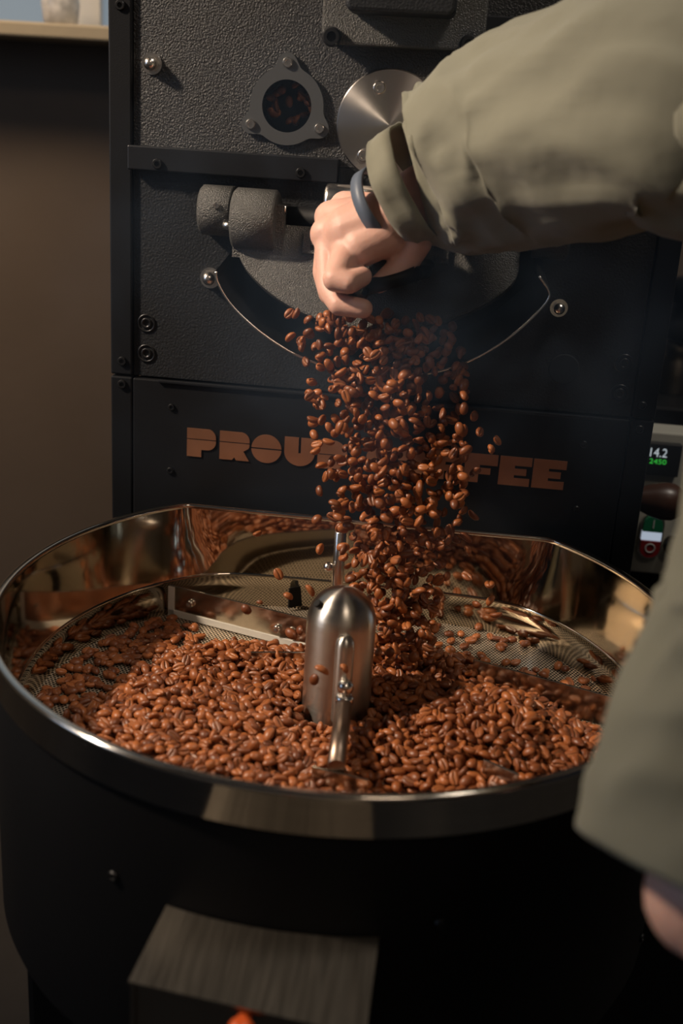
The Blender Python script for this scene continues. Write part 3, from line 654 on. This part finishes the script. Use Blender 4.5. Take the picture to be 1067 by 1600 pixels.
def bed(x, y):
    d = edge_dist(x, y)
    if d < -0.002: return 0.0
    h = 0.0185*(1-math.exp(-max(0,d)/0.022))
    h += 0.019*bump(x,y,mo.x,mo.y,0.055) + 0.012*bump(x,y,ms.x,ms.y,0.035) - 0.016*bump(x,y,tr0.x,tr0.y,0.030) - 0.010*bump(x,y,0.0,-0.035,0.035) + 0.006*bump(x,y,-0.10,-0.12,0.07)
    h += 0.005*noise.noise(Vector((x*28, y*28, 3.1))) + 0.004*noise.noise(Vector((x*60, y*60, 1.1)))
    h = max(h, 0.0032)
    return max(0.0, h)
def ok_xy(x, y, mr=0.226): return x*x+y*y < mr*mr and x*x+y*y > (HR+0.003)**2 and y < 0.19
items = []
sp = 0.0077
for layer in range(3):
    for ix in range(-32, 33):
        for iy in range(-32, 33):
            x = (ix+0.5*(iy % 2)+0.33*layer)*sp + rng.normal(0, 0.0013); y = (iy+0.4*layer)*sp*0.9 + rng.normal(0, 0.0013)
            if not ok_xy(x, y): continue
            h = bed(x, y)
            z = h - 0.0045*layer
            if h < 0.003 or z < 0.0022: continue
            z += rng.normal(0, 0.0011) if layer else abs(rng.normal(0, 0.0017))
            items.append([Vector((x, y, Z0+ZF+max(0.003, z))), rot_lying(0.55), rng.uniform(0.9, 1.1), int(rng.integers(4)), layer])
# --- scattered beans on the bare perforated floor
scat = []
def scatter(n, quad, dens=None):
    for _ in range(n):
        a, b = rng.random(2); q = [Vector(p) for p in quad]; p = (q[0]*(1-a)+q[1]*a)*(1-b)+(q[3]*(1-a)+q[2]*a)*b
        w = P3(p.x, p.y, ZF+0.003)
        if ok_xy(w.x, w.y) and bed(w.x, w.y) < 0.004: scat.append([w, rot_lying(0.15), rng.uniform(0.9,1.08), int(rng.integers(4)), 0])
scatter(150, [(20,1090),(240,960),(330,990),(110,1110)])
scatter(70, [(90,1010),(250,955),(320,985),(180,1040)])
scatter(40, [(640,965),(730,950),(860,1060),(700,1030)])
scatter(26, [(720,945),(800,960),(960,1060),(840,1075)])
for px, py in [(405,940),(735,968),(758,975),(790,985),(800,1000),(820,1005),(872,1040),(890,1065),(915,1075),(930,1060),(860,1000),(835,985)]:
    scat.append([P3(px, py, ZF+0.003), rot_lying(0.15), 1.0, int(rng.integers(4)), 0])
# --- the falling stream
sy = [488,530,560,600,650,700,750,800,850,900,950,1000,1030]
sl = [470,478,486,490,498,500,518,535,540,552,570,585,590]
sr = [690,706,714,716,716,716,716,716,690,680,678,672,668]
fall = []
def sY(py): return np.interp(py, [480,570,700,1000,1040], [0.140,0.128,0.105,0.060,0.045])
cnt = 0; pts = []
while len(pts) < 950 and cnt < 90000:
    cnt += 1
    py = 488 + 545*rng.random()**1.12; l = np.interp(py, sy, sl); r = np.interp(py, sy, sr)
    c_ = (l+r)/2; hw = (r-l)/2; px = c_ + hw*np.clip(rng.normal(0, 0.56), -1.08, 1.08)
    if py < 520 and px > 560+(520-py)*0: 
        if rng.random() < 0.5: continue
    w = aty(px, py, sY(py) + rng.normal(0, 0.013))
    if all((w-q).length > 0.0072 for q in pts[-400:]): pts.append(w); fall.append([w, rot_random(), rng.uniform(0.9,1.08), int(rng.integers(4))])
outl_px = [(454,527),(452,490),(740,650),(750,675),(778,688),(766,702),(728,704),(740,740),(740,805),(712,708),(500,767),(402,833),(435,897),(450,932),(484,923),(495,812),(501,858),(520,808),(530,800),(697,900),(730,900),(765,912),(745,944),(683,910),(663,935),(640,970),(655,1003),(767,939),(775,960),(697,853),(712,842),(730,860),(728,840),(536,855),(536,870),(548,905),(503,1047),(537,1045),(491,1062),(470,985),(455,990),(385,952),(706,733),(700,770),(725,770),(744,735),(715,745)]
outs = []
for px, py in outl_px:
    y = sY(py) + rng.normal(0, 0.008)
    if py > 1040: y = -0.045
    elif px < 520 and py > 940: y = 0.03
    w = aty(px, py, y)
    if w.z < Z0+ZF+0.004: w = P3(px, py, ZF+0.0045)
    outs.append([w, rot_random(), rng.uniform(0.95,1.1), int(rng.integers(4))])
# individuals: those that show largest
FL = 'roasted brown coffee bean falling through the air below the chute door'
FG = 'coffee beans in the falling stream'
fall.sort(key=lambda it: (it[0]-CAM).length)
NF = 170-len(outs)
def fly_label(px, py):
    if py > 1040: return 'roasted coffee bean bouncing in front of the bullet shaped steel hub', 'beans in front of the hub'
    if px > 690 and py < 830: return 'roasted coffee bean flying clear of the stream before the copper letters FEE', 'beans flying before the letters'
    if px > 630: return 'roasted coffee bean bouncing up above the bare perforated floor', 'beans above the perforated floor'
    if py > 920: return 'roasted coffee bean bouncing off the long steel paddle', 'beans by the long paddle'
    if py > 780: return 'roasted coffee bean flying clear of the stream beside the upright steel rod', 'beans beside the rod'
    return 'roasted coffee bean flying clear of the stream by the chute lip', 'beans by the chute lip'
for it, q in zip(outs, outl_px): bean_obj(*it[:4], *fly_label(*q))
for it in fall[:NF]: bean_obj(*it[:4], FL, FG)
bean_stuff('falling_beans', fall[NF:], 'dense rear of the stream of roasted beans pouring from the chute')
BL = 'roasted brown coffee bean lying on the heap in the steel tray'
def vis(p):
    d = p-CAM; return FPX/d.dot(FW)
top = [it for it in items if it[4] == 0]
def inframe(p):
    d = p-CAM; z = d.dot(FW); x = 533.5+FPX*d.dot(RT)/z; y = 800-FPX*d.dot(UP)/z
    # in front of the hub's shadow side, above the near rim
    t = (Z0-p.z)/(CAM.z-p.z); q = p+(CAM-p)*t
    return 10 < x < 930 and (q.x**2+q.y**2) < 0.2445**2
cand = sorted([it for it in top if inframe(it[0])], key=lambda it: -vis(it[0]))
NI = 130
for it in cand[:NI]: bean_obj(*it[:4], BL, 'coffee beans on top of the heap')
ids = set(id(it) for it in cand[:NI])
bean_stuff('bean_heap', [it for it in items if id(it) not in ids], 'heap of roasted coffee beans covering the front of the tray floor')
bean_stuff('scattered_beans', scat, 'thin scatter of roasted beans on the bare perforated floor')
pocket = []
for _ in range(26):
    a = rng.uniform(0, 6.28); r = 0.018*math.sqrt(rng.random()); z_ = rng.uniform(0.012, 0.026)
    zz_ = r*math.sin(a); 
    if zz_ > 0.006 and rng.random() < 0.6: continue
    pocket.append([Vector((sg.x+r*math.cos(a), YM+z_, sg.z+zz_)), rot_random(), 1.0, int(rng.integers(4))])
bean_stuff('drum_beans', pocket, 'roasted beans tumbling behind the round sight glass')

# ================================================================== the person
def capsules(segs, voxel, smooth_it=6):
    """one continuous skin from tapered limbs: union of capsules, voxel remesh, smoothing"""
    bm = bmesh.new()
    for a, b, ra, rb in segs:
        a = Vector(a); b = Vector(b); m = MB(); n = max(3, int((b-a).length/0.004)); n = min(n, 24)
        ax = (b-a); h = ax.length; prof = []
        for i in range(5): t = R_(-90+18*i+4); prof.append((ra*math.cos(t), ra*math.sin(t)))
        for i in range(n+1): t = i/n; prof.append((ra+(rb-ra)*t, h*t))
        for i in range(1, 6): t = R_(18*i-4); prof.append((rb*math.cos(t), h+rb*math.sin(t)))
        m.lathe(a, ax, prof, 16)
        vs = [bm.verts.new(v) for v in m.v]
        for f in m.f:
            try: bm.faces.new([vs[i] for i in f])
            except ValueError: pass
    bmesh.ops.recalc_face_normals(bm, faces=bm.faces)
    me = bpy.data.meshes.new('tmp'); bm.to_mesh(me); bm.free()
    o = bpy.data.objects.new('tmp', me); COL.objects.link(o)
    r = o.modifiers.new('r', 'REMESH'); r.mode = 'VOXEL'; r.voxel_size = voxel; r.use_smooth_shade = True
    s = o.modifiers.new('s', 'SMOOTH'); s.factor = 0.5; s.iterations = smooth_it
    bpy.context.view_layer.update()
    res = bpy.data.meshes.new_from_object(o.evaluated_get(bpy.context.evaluated_depsgraph_get())); bpy.data.objects.remove(o); bpy.data.meshes.remove(me); return res
W = atd(610,342,0.842)
K2 = atd(544,392,0.842); K3 = atd(512,366,0.858); K4 = atd(517,340,0.872); K5 = atd(538,322,0.884)
fa = atd(700,290,0.836)
hand = [(fa, W, 0.028, 0.024), (W, K2, 0.021, 0.0135), (W, K3, 0.022, 0.014), (W, K4, 0.021, 0.0135), (W, K5, 0.019, 0.012), (atd(602,366,0.838), atd(564,386,0.838), 0.017, 0.0155), (W, atd(548,362,0.848), 0.024, 0.021),
  (K2, K3, 0.0120, 0.0120), (K3, K4, 0.0120, 0.0115), (K4, K5, 0.0115, 0.0105)]
def finger(pts, rs): return [(pts[i], pts[i+1], rs[i], rs[i+1]) for i in range(len(pts)-1)]
hand += finger([K2, atd(524,436,0.822), atd(545,442,0.818), atd(566,432,0.830)], [0.0115,0.0098,0.0084,0.0076])
hand += finger([K3, atd(514,452,0.846), atd(530,476,0.836), atd(567,482,0.832)], [0.0112,0.0094,0.0086,0.0076])
hand += finger([K4, atd(506,425,0.872), atd(514,460,0.866), atd(545,462,0.866)], [0.0108,0.0092,0.0083,0.0074])
hand += finger([K5, atd(518,390,0.890), atd(524,430,0.888), atd(548,440,0.884)], [0.0098,0.0085,0.0076,0.0068])
hand += finger([atd(645,378,0.842), atd(636,404,0.846), atd(616,426,0.848), atd(593,443,0.848)], [0.0150,0.0115,0.0098,0.0076])
me_hand = capsules(hand, 0.0016, 5)
# left hand hanging at the lower right
c_cuff = atd(1137,1385,0.46); c_up = atd(1314,880,0.47)
ld = (c_cuff-c_up).normalized(); lw = c_cuff + ld*0.005
side = RT; dp = FW
lw = lw - side*0.007; hdv = (ld*0.45 + side*0.85 + dp*0.25).normalized(); pv = (hdv.cross(dp)).normalized()   # the hand turns away to the right
lk = [lw + hdv*0.078 + dp*s*0.022 for s in (-1.3,-0.45,0.4,1.2)]
lh = [(lw-ld*0.10, lw, 0.030, 0.026)] + [(lw, k, 0.021, 0.0125) for k in lk]
for i, k in enumerate(lk):
    L_ = (0.040,0.046,0.043,0.034)[i]; q1 = k + hdv*L_ + ld*0.012; q2 = q1 + hdv*L_*0.4 + ld*0.022; q3 = q2 - hdv*0.004 + ld*0.022
    lh += finger([k,q1,q2,q3], [0.0110,0.0095,0.0085,0.0075])
tb = lw + ld*0.012 - dp*0.020 + hdv*0.01
lh += finger([tb, tb+hdv*0.030+ld*0.020-dp*0.006, tb+hdv*0.056+ld*0.028, tb+hdv*0.080+ld*0.030+dp*0.006], [0.0165,0.0125,0.0105,0.0085])
me_left = capsules(lh, 0.0022, 5)
# rest of the body, standing just outside the frame
pel = Vector((0.52,-0.62,0.93)); che = Vector((0.50,-0.58,1.28)); nk = Vector((0.47,-0.54,1.47)); hdp = Vector((0.44,-0.50,1.60))
rsh = Vector((0.60,-0.42,1.42)); lsh = Vector((0.40,-0.72,1.42))
elb_r = atd(1210,175,0.66); elb_l = atd(1500,330,0.50)
bodyseg = [(pel, che, 0.125, 0.14), (che, nk, 0.12, 0.055), (nk, hdp, 0.055, 0.07), (hdp, hdp+Vector((-0.01,0.01,0.07)), 0.082, 0.085), (hdp+Vector((-0.035,0.04,0)), hdp+Vector((-0.055,0.065,-0.03)), 0.05, 0.035),
  (hdp+Vector((-0.07,0.08,0.03)), hdp+Vector((-0.082,0.094,0.005)), 0.010, 0.014),
  (che+Vector((0,0,0.10)), rsh, 0.08, 0.055), (che+Vector((0,0,0.10)), lsh, 0.08, 0.055), (rsh, elb_r, 0.05, 0.038), (elb_r, fa, 0.040, 0.029), (lsh, elb_l, 0.05, 0.038), (elb_l, lw-ld*0.08, 0.038, 0.030)]
for s in (-1, 1):
    hipp = pel + Vector((0.075*s, 0.09*s, -0.05)); kn_ = Vector((hipp.x, hipp.y+0.03, 0.50)); an = Vector((hipp.x, hipp.y, 0.09))
    bodyseg += [(pel, hipp, 0.11, 0.095), (hipp, kn_, 0.085, 0.056), (kn_, an, 0.054, 0.038), (an, an+Vector((-0.05,0.08,-0.04)), 0.038, 0.030), (an+Vector((-0.05,0.08,-0.04)), an+Vector((-0.10,0.14,-0.05)), 0.032, 0.028)]
me_body = capsules(bodyseg, 0.010, 4)
bm = bmesh.new()
for me in (me_body, me_hand, me_left): bm.from_mesh(me)
mp_ = bpy.data.meshes.new('person'); base = Vector((pel.x, pel.y, 0))
bmesh.ops.translate(bm, verts=bm.verts, vec=-base); bm.to_mesh(mp_); bm.free()
for p in mp_.polygons: p.use_smooth = True
person = link('person', mp_, SKIN, None, base)
tag(person, 'person in an olive overshirt reaching across to pull the door lever', 'person')
# sleeves: lofted cloth with folds
def sleeve(name, path, rads, folds, parent, n=72, sub=14, seed=1, cuff_fold=0.0, squash=None):
    pts = smooth_poly(path, sub); K = len(pts); rr = np.interp(np.linspace(0, len(path)-1, K), range(len(path)), rads); rings = []; u = None
    for i, p in enumerate(pts):
        d = (pts[min(i+1,K-1)]-pts[max(i-1,0)]).normalized()
        if u is None: _, u, v = frame(d, (0,0,1))
        else: u = (u-d*u.dot(d)).normalized(); v = d.cross(u)
        t = i/(K-1); rg = []
        for j in range(n):
            a = 2*math.pi*j/n; q = p + (u*math.cos(a)+v*math.sin(a))*rr[i]
            amp = folds(t)
            w = noise.noise(q*11+Vector((seed,0,0)))*0.6 + noise.noise(Vector((math.cos(a)*2.2+seed, math.sin(a)*2.2, t*5.0)))*0.7
            ridge = 1-abs(noise.noise(Vector((math.cos(a)*2.6+t*1.5, math.sin(a)*2.6-t*1.2, t*9.0+seed)))*2)
            q += (u*math.cos(a)+v*math.sin(a))*(amp*(w+0.55*ridge-0.3))
            rg.append(q)
        rings.append(rg)
    inner = [[c + (q-c)*0.93 for q in rg] for c, rg in ((sum(r, Vector())/n, r) for r in rings[:6])]
    m = MB().rings(list(reversed(inner))+rings, caps=(False,False)); return m.build(name, OLIVE, parent)
ra_path = [atd(652,290,0.842), atd(700,275,0.838), atd(770,238,0.815), atd(850,203,0.785), atd(950,182,0.735), atd(1067,168,0.69), elb_r, rsh.lerp(elb_r,0.45), rsh, rsh.lerp(nk,0.6)+Vector((0,0,-0.03))]
sl_r = sleeve('jacket_sleeve', ra_path, [0.044,0.061,0.071,0.075,0.075,0.074,0.075,0.079,0.088,0.085], lambda t: 0.012*math.exp(-((t-0.09)/0.065)**2)+0.009*min(1,t*12), person, seed=3)
# cuff band
ca = atd(620,305,0.852); cb_ = atd(662,283,0.842)
def cuffband(name, c0, c1, r0, r1, parent, th=0.0025, n=48, wob=0.003):
    d = (c1-c0); _, u, v = frame(d.normalized(), (0,0,1)); out = []
    def rg(c, r, s): return [c + (u*math.cos(a)*1.0+v*math.sin(a)*0.86)*(r + wob*noise.noise(Vector((math.cos(a)*2, math.sin(a)*2, s)))) for a in [2*math.pi*j/n for j in range(n)]]
    prof = [(0,r0-th),(0,r0),(0.33,r0+(r1-r0)*.33+0.001),(0.66,r0+(r1-r0)*.66+0.001),(1,r1),(1,r1-th),(0.5,(r0+r1)/2-th),(0,r0-th)]
    return MB().rings([rg(c0+d*t, r, t*2) for t, r in prof], caps=(False,False)).build(name, OLIVE, parent)
cuffband('cuff', ca, cb_, 0.0515, 0.0555, sl_r, wob=0.005)
sl_l = sleeve('jacket_sleeve', [c_cuff, c_cuff.lerp(c_up,0.33), c_cuff.lerp(c_up,0.66), c_up, elb_l, lsh.lerp(elb_l,0.5), lsh, lsh.lerp(nk,0.6)+Vector((0,0,-0.03))], [0.066,0.067,0.068,0.069,0.072,0.078,0.088,0.085], lambda t: 0.012*min(1,t*10), person, seed=9)
cuffband('cuff', c_cuff+ld*0.002, c_cuff-ld*0.055, 0.0665, 0.068, sl_l, wob=0.002)
# jacket body, trousers, shoes, hair
def torso():
    prof = [(0.80,0.20,0.15),(0.95,0.20,0.15),(1.10,0.205,0.15),(1.25,0.215,0.15),(1.36,0.215,0.14),(1.43,0.17,0.115),(1.475,0.075,0.07)]
    ax = (rsh-lsh); ax.z = 0; ax.normalize(); ay = Vector((-ax.y, ax.x, 0)); rs = []
    for z, a, b in prof:
        c = pel.lerp(nk, max(0, min(1, (z-0.93)/0.54))); c = Vector((c.x, c.y, z))
        rs.append([c + ax*a*math.cos(t) + ay*b*math.sin(t) + (ax*math.cos(t)+ay*math.sin(t))*0.010*noise.noise(Vector((math.cos(t)*3, math.sin(t)*3, z*9))) for t in [2*math.pi*j/60 for j in range(60)]])
    return MB().rings(rs, caps=(False,False)).build('jacket_body', OLIVE, person)
torso()
for s in (-1, 1):
    hipp = pel + Vector((0.075*s, 0.09*s, -0.05)); kn_ = Vector((hipp.x, hipp.y+0.03, 0.50)); an = Vector((hipp.x, hipp.y, 0.075))
    MB().tube([pel+Vector((0.03*s,0.04*s,0.04)), hipp, hipp.lerp(kn_,0.5), kn_, kn_.lerp(an,0.6), an], [0.125,0.12,0.095,0.078,0.070,0.068], 28).build('trouser_leg', DENIM, person)
    m = MB(); q = an+Vector((0,0,-0.075)); dirv = Vector((-0.58,0.81,0)); sd = Vector((0.81,0.58,0)); rs = []
    for z, gsc in ((0,1.0),(0.03,1.03),(0.06,0.85),(0.085,0.5)):
        rs.append([q + Vector((0,0,z)) + dirv*(0.06+0.135*math.cos(t)*(1 if z < .05 else .7)) + sd*0.048*gsc*math.sin(t) for t in [2*math.pi*j/24 for j in range(24)]])
    m.rings(rs).build('shoe', mat('black_leather', (0.02,0.02,0.02), 0.4), person)
hc = hdp+Vector((0.01,-0.012,0.075)); rs = []
for i in range(1, 9):
    t = math.pi*i/13; rs.append([hc + Vector((0.098*math.sin(t)*math.cos(q), 0.098*math.sin(t)*math.sin(q), 0.10*math.cos(t)))+ (0.006*noise.noise(Vector((math.cos(q)*4, math.sin(q)*4, t*3))))*Vector((math.cos(q), math.sin(q), 0)) for q in [2*math.pi*j/36 for j in range(36)]])
MB().rings(rs, caps=(True,False)).build('hair', HAIR, person)
# wrist band
wb = atd(590,310,0.848); wd = (fa-W).normalized()
_, wu, wv = frame((atd(640,290,0.83)-atd(580,325,0.85)).normalized(), (0,0,1)); rs = []
wa = (atd(640,290,0.83)-atd(580,325,0.85)).normalized()
wc = atd(598,322,0.846)
for s_, r_ in ((-0.005,0.0290),(-0.005,0.0312),(0.005,0.0312),(0.005,0.0290),(-0.005,0.0290)):
    rs.append([wc + wa*s_ + (wu*math.cos(t)*1.12+wv*math.sin(t))*r_ for t in [2*math.pi*j/40 for j in range(40)]])
MB().rings(rs, caps=(False,False)).build('wrist_band', BAND, person)

# ================================================================== behind the roaster, on the right
YC = 0.42
cab = empty('control_cabinet', (0.40, YC+0.15, 0.0), 'pale grey control cabinet with digital display and start stop switch', 'cabinet')
CABM = mat('pale_grey_cabinet', (0.42,0.42,0.37), 0.5)
ct = aty(1040,676,YC).z; cbz = aty(1005,895,YC).z
cxl = HX+0.02
body_c = MB().box((cxl+0.17, YC+0.02, (ct+cbz)/2), (0.34, 0.04, ct-cbz)).build('cabinet_body', CABM, cab, bevel=0.002)
MB().box((cxl+0.17, YC+0.03, cbz/2), (0.32, 0.02, cbz-0.004)).build('cabinet_stand', BLACK, cab)
dA = aty(1010,688,YC); dB = aty(1054,742,YC)
dcx = (dA.x+dB.x)/2; dcz = (dA.z+dB.z)/2
disp = MB().box((dcx-0.004, YC-0.004, dcz), (0.046, 0.012, dA.z-dB.z)).build('display', mat('display_bezel', (0.012,0.012,0.013), 0.3), cab, bevel=0.001)
def glow(name, c, s):
    m = mat(name, (0,0,0), 0.5); b = m.node_tree.nodes['Principled BSDF']; b.inputs['Emission Color'].default_value = (*c, 1); b.inputs['Emission Strength'].default_value = s; return m
t0 = aty(1015,713,YC-0.0105); text_part('14.2', 'digits', glow('white_digits', (0.75,0.85,0.9), 0.55), disp, 0.0175, 0.0095, lambda x, y, z: Vector((t0.x+x, YC-0.0105-z*0.3, t0.z+y)), 0.0006)
t1 = aty(1014,724,YC-0.0105); text_part('2450', 'digits', glow('green_digits', (0.06,0.8,0.08), 0.5), disp, 0.0175, 0.0055, lambda x, y, z: Vector((t1.x+x, YC-0.0105-z*0.3, t1.z+y)), 0.0006)
s0_ = aty(1016,835,YC); sw = plate(rrect(s0_.x-0.0125, s0_.x+0.0125, s0_.z-0.026, s0_.z+0.026, 0.0115), [], 0.006, tofront(YC-0.006), BK).build('switch_bezel', CHROME, cab)
def rp(z0, z1, top, bot):
    pts = []; r = 0.0102
    w = 0.0104
    if top: pts = [(s0_.x+w, s0_.z+z0)] + arc(s0_.x, s0_.z+z1-r, w, r, 0, 180, 10) + [(s0_.x-w, s0_.z+z0)]
    elif bot: pts = [(s0_.x-w, s0_.z+z1)] + arc(s0_.x, s0_.z+z0+r, w, r, 180, 360, 10) + [(s0_.x+w, s0_.z+z1)]
    else: pts = [(s0_.x-w, s0_.z+z0),(s0_.x+w, s0_.z+z0),(s0_.x+w, s0_.z+z1),(s0_.x-w, s0_.z+z1)]
    return pts
plate(rp(0.006,0.0235,True,False), [], 0.004, tofront(YC-0.0095), BK).build('start_button', mat('green_button', (0.01,0.16,0.07), 0.35), sw)
plate(rp(-0.004,0.0055,False,False), [], 0.003, tofront(YC-0.0085), BK).build('lamp_window', glow('lit_lens', (0.65,0.75,0.9), 0.55), sw)
plate(rp(-0.0235,-0.0045,False,True), [], 0.004, tofront(YC-0.0095), BK).build('stop_button', mat('red_button', (0.22,0.012,0.015), 0.35), sw)
mm = MB().lathe((s0_.x, YC-0.0097, s0_.z-0.0125), FR, [(0.0055,0),(0.0055,0.0005),(0.0042,0.0005),(0.0042,0)], 24, caps=(False,False)); mm.build('stop_mark', PALE, sw)
MB().box((s0_.x, YC-0.0098, s0_.z+0.015), (0.0012, 0.0006, 0.009)).build('start_mark', PALE, sw)
kb = aty(1050,850,YC); MB().lathe(kb, FR, [(0.010,0),(0.010,0.012),(0.008,0.014)], 24).build('selector_knob', BLACK, cab)
# wooden handle knob on a rod from the roaster's side
WOOD = mat('dark_stained_wood', (0.055,0.022,0.012), 0.35, 0, var=0.5, vscale=50)
kw = aty(1037,786,0.33); kx0 = Vector((HX-0.012, 0.33, kw.z+0.003))
kk = MB().lathe(kx0, (1,0,-0.02), [(0.009,0.010),(0.0095,0.022),(0.012,0.032),(0.0165,0.043),(0.019,0.054),(0.0185,0.064),(0.014,0.073),(0.006,0.0775),(0.001,0.078)], 28)
wk = kk.build('sampler_knob', WOOD, roaster); MB().cyl(kx0+Vector((-0.02,0,0)), kx0+Vector((0.012,0,0)), 0.006, 14).build('sampler_rod', CHROME, wk)
# dark shelf block and canister
sh = MB().box((0.45, 0.80, 0.0), (0.1,0.1,0.1)); 
za = aty(1045,628,0.70).z
sb2 = MB().box((HX+0.30, 0.80, za/2+0.0), (0.50, 0.26, za)).build('side_counter', BLACK, loc=(HX+0.30,0.80,0), bevel=0.004); tag(sb2, 'black counter standing behind the pale control cabinet', 'counter')
cc = aty(1048,620,0.76); cc.z = za
can = empty('canister', cc, 'steel canister with black lid standing on the black counter', 'canister')
zt_ = aty(1040,528,0.76).z; zu = aty(1040,432,0.76).z
MB().lathe(cc, (0,0,1), [(0.019,0),(0.020,0.003),(0.020,(zt_-za)*0.62),(0.017,(zt_-za)*0.70),(0.019,(zt_-za)*0.75),(0.019,(zt_-za))], 28).build('canister_body', BOXST, can)
MB().lathe((cc.x+0.014, cc.y, zt_), (0,0,1), [(0.034,0),(0.036,0.004),(0.036,(zu-zt_)*0.30),(0.032,(zu-zt_)*0.33),(0.032,(zu-zt_)*0.6),(0.036,(zu-zt_)*0.63),(0.036,zu-zt_-0.004),(0.030,zu-zt_)], 32).build('canister_lid', PANEL, can)

# ================================================================== smoke rising from the chute
def smoke():
    m = bpy.data.materials.new('thin_smoke'); m.use_nodes = True; nt = m.node_tree; n = nt.nodes; L = nt.links; n.remove(n['Principled BSDF']); out = n['Material Output']
    tc = n.new('ShaderNodeTexCoord')
    t = n.new('ShaderNodeTexNoise'); t.inputs['Scale'].default_value = 9; t.inputs['Detail'].default_value = 3; t.inputs['Distortion'].default_value = 0.6; L.new(tc.outputs['Object'], t.inputs['Vector'])
    mr = n.new('ShaderNodeMapRange'); mr.inputs[1].default_value = 0.42; mr.inputs[2].default_value = 0.78; L.new(t.outputs['Fac'], mr.inputs[0])
    gm = n.new('ShaderNodeTexGradient'); gm.gradient_type = 'SPHERICAL'
    mp = n.new('ShaderNodeMapping'); mp.inputs['Scale'].default_value = (1/0.30, 1/0.14, 1/0.24); L.new(tc.outputs['Object'], mp.inputs['Vector']); L.new(mp.outputs[0], gm.inputs['Vector'])
    mu = n.new('ShaderNodeMath'); mu.operation = 'MULTIPLY'; L.new(mr.outputs[0], mu.inputs[0]); L.new(gm.outputs['Fac'], mu.inputs[1])
    m2 = n.new('ShaderNodeMath'); m2.operation = 'MULTIPLY'; m2.inputs[1].default_value = 1.7; L.new(mu.outputs[0], m2.inputs[0])
    vs = n.new('ShaderNodeVolumeScatter'); vs.inputs['Color'].default_value = (0.45,0.66,1.0,1); vs.inputs['Anisotropy'].default_value = 0.1
    L.new(m2.outputs[0], vs.inputs['Density']); L.new(vs.outputs[0], out.inputs['Volume'])
    c = Vector((0.03, 0.095, Z0+0.20)); o = MB().box(c, (0.62, 0.225, 0.50)).build('chute_smoke', m, loc=c)
    return tag(o, 'thin bluish smoke drifting around the open chute door', 'smoke', kind='stuff')
smoke()
